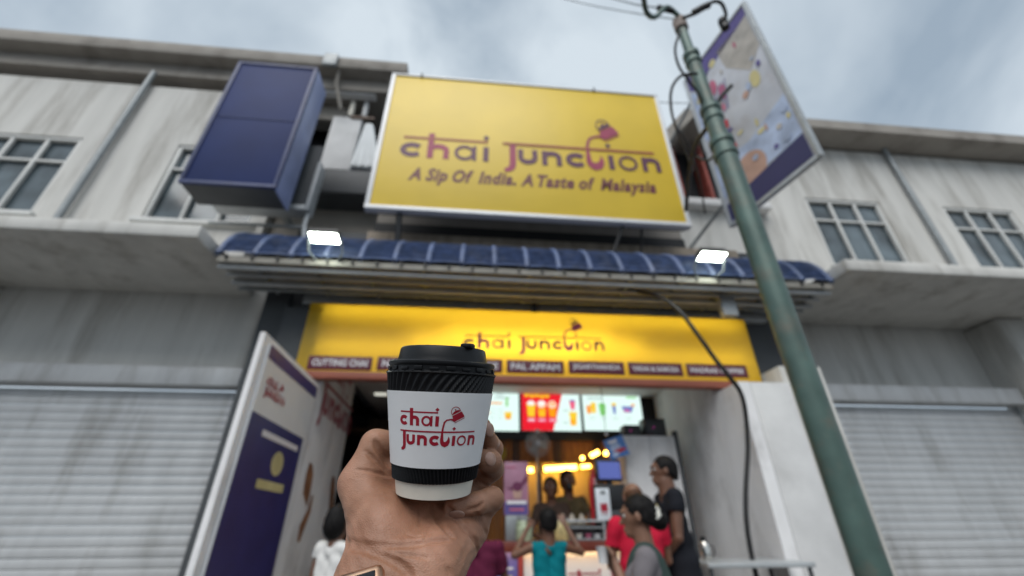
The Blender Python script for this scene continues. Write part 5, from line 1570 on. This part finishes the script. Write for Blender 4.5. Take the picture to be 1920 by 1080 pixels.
# ---------------- the hand: one continuous surface
def skin_material():
    m = bpy.data.materials.new('hand_skin'); m.use_nodes = True
    t = m.node_tree; bs = t.nodes['Principled BSDF']
    N = lambda k: t.nodes.new(k)
    tco = N('ShaderNodeTexCoord')
    nz = N('ShaderNodeTexNoise'); nz.inputs['Scale'].default_value = 38; nz.inputs['Detail'].default_value = 5
    t.links.new(tco.outputs['Object'], nz.inputs['Vector'])
    r = N('ShaderNodeValToRGB')
    r.color_ramp.elements[0].position = .32; r.color_ramp.elements[0].color = (.265, .132, .078, 1)
    r.color_ramp.elements[1].position = .68; r.color_ramp.elements[1].color = (.44, .245, .165, 1)
    t.links.new(nz.outputs[0], r.inputs[0])
    # knuckle / edge side is browner than the pink palm: large scale variation
    n2 = N('ShaderNodeTexNoise'); n2.inputs['Scale'].default_value = 14; n2.inputs['Detail'].default_value = 2
    t.links.new(tco.outputs['Object'], n2.inputs['Vector'])
    mx_ = N('ShaderNodeMix'); mx_.data_type = 'RGBA'; mx_.blend_type = 'MULTIPLY'
    mx_.inputs[0].default_value = .55
    t.links.new(r.outputs[0], mx_.inputs[6])
    r2 = N('ShaderNodeValToRGB')
    r2.color_ramp.elements[0].position = .38; r2.color_ramp.elements[0].color = (.72, .62, .52, 1)
    r2.color_ramp.elements[1].position = .62; r2.color_ramp.elements[1].color = (1.08, .96, .95, 1)
    t.links.new(n2.outputs[0], r2.inputs[0]); t.links.new(r2.outputs[0], mx_.inputs[7])
    t.links.new(mx_.outputs[2], bs.inputs['Base Color'])
    bs.inputs['Roughness'].default_value = .47
    bs.inputs['Specular IOR Level'].default_value = .42
    bs.inputs['Subsurface Weight'].default_value = .18
    bs.inputs['Subsurface Radius'].default_value = (.0035, .0014, .0007)
    bs.inputs['Subsurface Scale'].default_value = 1.0
    # skin relief: fine cross-hatched cells, broader wrinkles
    mp = N('ShaderNodeMapping'); mp.inputs['Scale'].default_value = (1, 1, 1.9); mp.inputs['Rotation'].default_value = (.5, .3, .4)
    t.links.new(tco.outputs['Object'], mp.inputs[0])
    vo = N('ShaderNodeTexVoronoi'); vo.feature = 'DISTANCE_TO_EDGE'; vo.inputs['Scale'].default_value = 520
    t.links.new(mp.outputs[0], vo.inputs['Vector'])
    wv = N('ShaderNodeTexNoise'); wv.inputs['Scale'].default_value = 110; wv.inputs['Detail'].default_value = 4; wv.inputs['Distortion'].default_value = 1.2
    mp2 = N('ShaderNodeMapping'); mp2.inputs['Scale'].default_value = (.5, 1, 2.6); mp2.inputs['Rotation'].default_value = (.3, .5, .1)
    t.links.new(tco.outputs['Object'], mp2.inputs[0]); t.links.new(mp2.outputs[0], wv.inputs['Vector'])
    b1 = N('ShaderNodeBump'); b1.inputs['Strength'].default_value = .45; b1.inputs['Distance'].default_value = .0009
    t.links.new(vo.outputs['Distance'], b1.inputs['Height'])
    b2 = N('ShaderNodeBump'); b2.inputs['Strength'].default_value = .30; b2.inputs['Distance'].default_value = .0011
    t.links.new(wv.outputs[0], b2.inputs['Height']); t.links.new(b1.outputs[0], b2.inputs['Normal'])
    t.links.new(b2.outputs[0], bs.inputs['Normal'])
    return m
m_hand = skin_material()
m_nail = mat('fingernail', (.42, .25, .19), .3, var=.08, vscale=200, coat=.2)

hand = thing('person', 'raised left hand and wrist of the person holding up the lidded cup', 'person')
hand.matrix_world = CUPM
WR, WU = L(-37, 28, -40), L(2, 32, -43)
ELB_A, ELB_B = L(-92, 150, -150), L(-52, 165, -160)
MCP = {'i': L(-6, -60, 6), 'm': L(14, -62, 2), 'r': L(29, -50, -8), 'p': L(31, -28, -29)}
FI = {'i': [MCP['i'], L(31, -53, 18), L(42.5, -34, 31), L(36, -20, 45)],
      'm': [MCP['m'], L(44, -54, 17), L(48, -43, 25), L(42, -34, 32)],
      'r': [MCP['r'], L(48, -40, 10), L(45, -27, 17), L(36.5, -15, 21)],
      'p': [MCP['p'], L(46, -15, -8.5), L(33, -3, -9.0), L(15, 4, -9.6)]}
FR = {'i': [11, 9.8, 8.8, 7.4], 'm': [11.5, 10.2, 9.2, 7.8], 'r': [11, 10, 9.3, 7.8], 'p': [11, 9.0, 8.3, 7.0]}
F_ = Field(L(-130, 190, -190) * [1, 1, 1], L(72, -88, 72), .001)
k = .012
F_.cone(WR, ELB_A, .0165, .026, k); F_.cone(WU, ELB_B, .0175, .028, k); F_.cone((WR + WU) / 2, (ELB_A + ELB_B) / 2, .018, .027, k)
for q, ra, rb, src in (('i', 17, 12, WR), ('m', 18, 12, WR * .6 + WU * .4), ('r', 18, 12, WR * .25 + WU * .75), ('p', 18.5, 12.5, WU)):
    F_.cone(src, MCP[q], ra / 1000, rb / 1000, k)
F_.cone(L(6, 20, -38), L(30, -18, -30), .0165, .0135, .010)                 # heel of the hand, little finger side
CMC, TM, TI, TT = L(-32, 14, -33), L(-57, -19, 2), L(-49, -29, 29), L(-25, -36, 29)
F_.cone(CMC, TM, .0185, .0145, .012)                                        # ball of the thumb
F_.ell(L(-34, 6, -22), (.019, .024, .021), .012)
F_.cone(L(-48, -20, -8), L(-8, -54, 0), .011, .011, .012)                   # web
F_.cone(L(-52, -22, 6), L(-32, -34, 12), .0125, .010, .008)
F_.cone(TM, TI, .0142, .0112, .006); F_.cone(TI, TT, .0112, .0095, .004)
for q in 'imrp':
    c_, r_ = FI[q], FR[q]
    for i in range(3):
        F_.cone(c_[i], c_[i + 1], r_[i] / 1000, r_[i + 1] / 1000, .0018 if i else .005)
# flesh gives way to the cup
def cupshape(X, Y, Z):
    rr = np.sqrt(X * X + Y * Y)
    R = .0275 + (.0113) * Z / .079 + .0021 * np.clip((Z - .0095) / .003, 0, 1) + .0006 * np.clip((Z - .020) / .002, 0, 1)
    return np.maximum(rr - R, -Z - .0002)
d = cupshape(F_.ax[0][:, None, None], F_.ax[1][None, :, None], F_.ax[2][None, None, :])
F_.v = np.maximum(F_.v, (-d + .0002)).astype(np.float32)
# creases: found on the skin by looking at them along the line of sight
INV = np.array(CUPM.inverted())
def to_local(p): return (INV @ np.append(p, 1))[:3]
def on_skin(px, py):
    a, q = to_local(CPOS), to_local(PD(px, py, 1.0))
    dr = (q - a) / np.linalg.norm(q - a)
    t = .18
    for _ in range(400):
        p = a + dr * t
        v = F_.val(p)
        if v < .0002: return p
        t += max(.0006, min(v, .004)) * .8
        if t > .5: return None
CREASE = [
    ([(648, 1014), (672, 1019), (705, 1023), (745, 1023), (785, 1018), (815, 1013), (842, 1012)], 1.0),
    ([(650, 1025), (680, 1029), (712, 1037), (740, 1052), (760, 1068), (772, 1080)], 1.15),
    ([(690, 1024), (725, 1031), (760, 1040), (800, 1046)], .6),
    ([(812, 946), (815, 962), (826, 982), (842, 1000), (850, 1006)], .9),
    ([(838, 950), (850, 966), (868, 986), (886, 1004), (895, 1020), (897, 1034)], 1.15),
    ([(893, 962), (902, 978), (912, 996), (917, 1004)], 1.0),
    ([(786, 944), (788, 962), (787, 985)], .5),
    ([(806, 985), (800, 1003), (792, 1020)], .45),
    ([(703, 828), (711, 842), (722, 860), (733, 872)], 1.1),
    ([(684, 846), (700, 859), (718, 874), (732, 890)], .8),
    ([(668, 880), (695, 884), (722, 890), (735, 893)], .6),
    ([(820, 1040), (836, 1058), (845, 1078)], .6),
    ([(760, 1000), (780, 1006), (800, 1004)], .4),
    ([(875, 958), (896, 952), (905, 944)], .7),
    ([(900, 905), (915, 912), (932, 912)], .8),
]
base_v = F_.v.copy()
for pts, wd in CREASE:
    fine = []
    for i in range(len(pts) - 1):
        for j in range(4):
            t = j / 4
            fine.append((pts[i][0] * (1 - t) + pts[i + 1][0] * t, pts[i][1] * (1 - t) + pts[i + 1][1] * t))
    fine.append(pts[-1])
    keep, F_.v = F_.v, base_v
    q = [on_skin(*p) for p in fine]
    F_.v = keep
    for i in range(len(q) - 1):
        if q[i] is None or q[i + 1] is None or np.linalg.norm(q[i] - q[i + 1]) > .012: continue
        e = math.sin(math.pi * (i + .5) / (len(q) - 1)) ** .5
        F_.cone(q[i], q[i + 1], .0008 * wd * e, .0008 * wd * e, .0034 * wd, op='sub')
# little folds of skin over the ball of the thumb and the wrist
def folds(X, Y, Z):
    return .00016 * np.sin(900 * Z + 260 * X + 2.4 * np.sin(140 * X) + 3 * np.sin(90 * Y)) * np.clip((-Z + .004) / .03, 0, 1) + .00016 * np.sin(210 * X + 170 * Z + 2 * np.sin(130 * Y))
F_.wave(folds)
ob('hand', F_.mesh('hand'), m_hand, hand)
def nail(c, nrm, fwd, r):
    nrm = Vector(nrm).normalized(); fwd = Vector(fwd); fwd = (fwd - nrm * fwd.dot(nrm)).normalized(); sd = fwd.cross(nrm)
    M = Matrix((( sd.x, fwd.x, nrm.x), (sd.y, fwd.y, nrm.y), (sd.z, fwd.z, nrm.z)))
    ob('fingernail', MB().ball(c, r, 20, M), m_nail, hand, 60)
def fing_nail(q, nr, size=(.0052, .0066, .0018), back=.15, lift=.0):
    a, bb = FI[q][2], FI[q][3]
    dr = bb - a; dr /= np.linalg.norm(dr)
    nr = np.array([nr[0], -nr[1], nr[2]]); nr = nr - dr * (nr @ dr); nr /= np.linalg.norm(nr)
    c_ = bb - dr * .001 + nr * (FR[q][3] / 1000 - .0008 + lift)
    nail(c_, nr + dr * .25, dr, size)
fing_nail('i', (.55, .85, .2)); fing_nail('r', (.35, .95, .25), (.0054, .0066, .0018)); fing_nail('p', (-.1, .75, -.66), (.0048, .006, .0015)); fing_nail('m', (.9, .3, .2))

# ---------------- wrist watch
m_strap = mat('grey_rubber_strap', (.045, .05, .058), .6, var=.1, vscale=100)
m_gold = mat('rose_gold_metal', (.80, .50, .33), .28, 1.0, var=.05, vscale=100)
m_glass = mat('dark_watch_glass', (.006, .006, .008), .08, var=0)
watch = thing('wristwatch', 'rose gold smart watch with grey ribbed strap worn on the wrist below the paper cup', 'watch')
watch.matrix_world = CUPM
axis = Vector(((ELB_A + ELB_B) - (WR + WU))).normalized()
wc = Vector((WR + WU) / 2) + axis * .0375
side = Vector(WU - WR); side = (side - axis * side.dot(axis)).normalized()
nor = axis.cross(side)
def ringpt(t, off, s_):
    return wc + axis * s_ + side * (math.cos(t) * (.0402 + off)) + nor * (math.sin(t) * (.0228 + off))
b = MB(); n = 72
for rib in range(5):
    s0 = -.0105 + rib * .0042
    vs = []
    for t in range(n):
        a = 2 * math.pi * t / n
        for off, s_ in ((0.0, s0), (.0014, s0), (.0021, s0 + .0008), (.0021, s0 + .0030), (.0014, s0 + .0040), (0.0, s0 + .0042)):
            vs.append(ringpt(a, off, s_))
    fs = [(t * 6 + q, t * 6 + q + 1, ((t + 1) % n) * 6 + q + 1, ((t + 1) % n) * 6 + q) for t in range(n) for q in range(5)]
    b.add(vs, fs)
ob('strap', b, m_strap, watch, 50)
ta = None
best = 9
for i in range(360):                                 # the case sits where the wrist shows to the lens at its thumb side
    p = CUPM @ ringpt(RAD(i), 0, 0)
    dv = np.array(p) - CPOS
    x_ = 960 + FPX * (dv @ rt) / (dv @ fw)
    n_ = (ringpt(RAD(i), 0, 0) - wc).normalized()
    if n_.dot(Vector(to_local(CPOS)) - wc) > 0 and abs(x_ - 668) < best: best, ta = abs(x_ - 668), RAD(i)
if ta is None: ta = RAD(180)
pc = ringpt(ta, .0015, 0)
tang = (ringpt(ta + .02, 0, 0) - ringpt(ta - .02, 0, 0)).normalized()
nn = tang.cross(axis).normalized()
if nn.dot(pc - wc) < 0: nn = -nn
R3 = Matrix(((tang.x, axis.x, nn.x, pc.x), (tang.y, axis.y, nn.y, pc.y), (tang.z, axis.z, nn.z, pc.z), (0, 0, 0, 1)))
R3 = R3 @ Matrix.Rotation(RAD(30), 4, 'Z')
ob('watch_case', MB().cbox((-.0165, -.019, -.001), (.0165, .019, .0085), .004, R3), m_gold, watch, 50)
ob('watch_glass', MB().cbox((-.0118, -.0143, .0080), (.0118, .0143, .0092), .0012, R3), m_glass, watch, 50)
ob('crown', MB().tube([R3 @ Vector((.0165, .006, .004)), R3 @ Vector((.0195, .006, .004))], .0032, 16), m_gold, watch, 40)
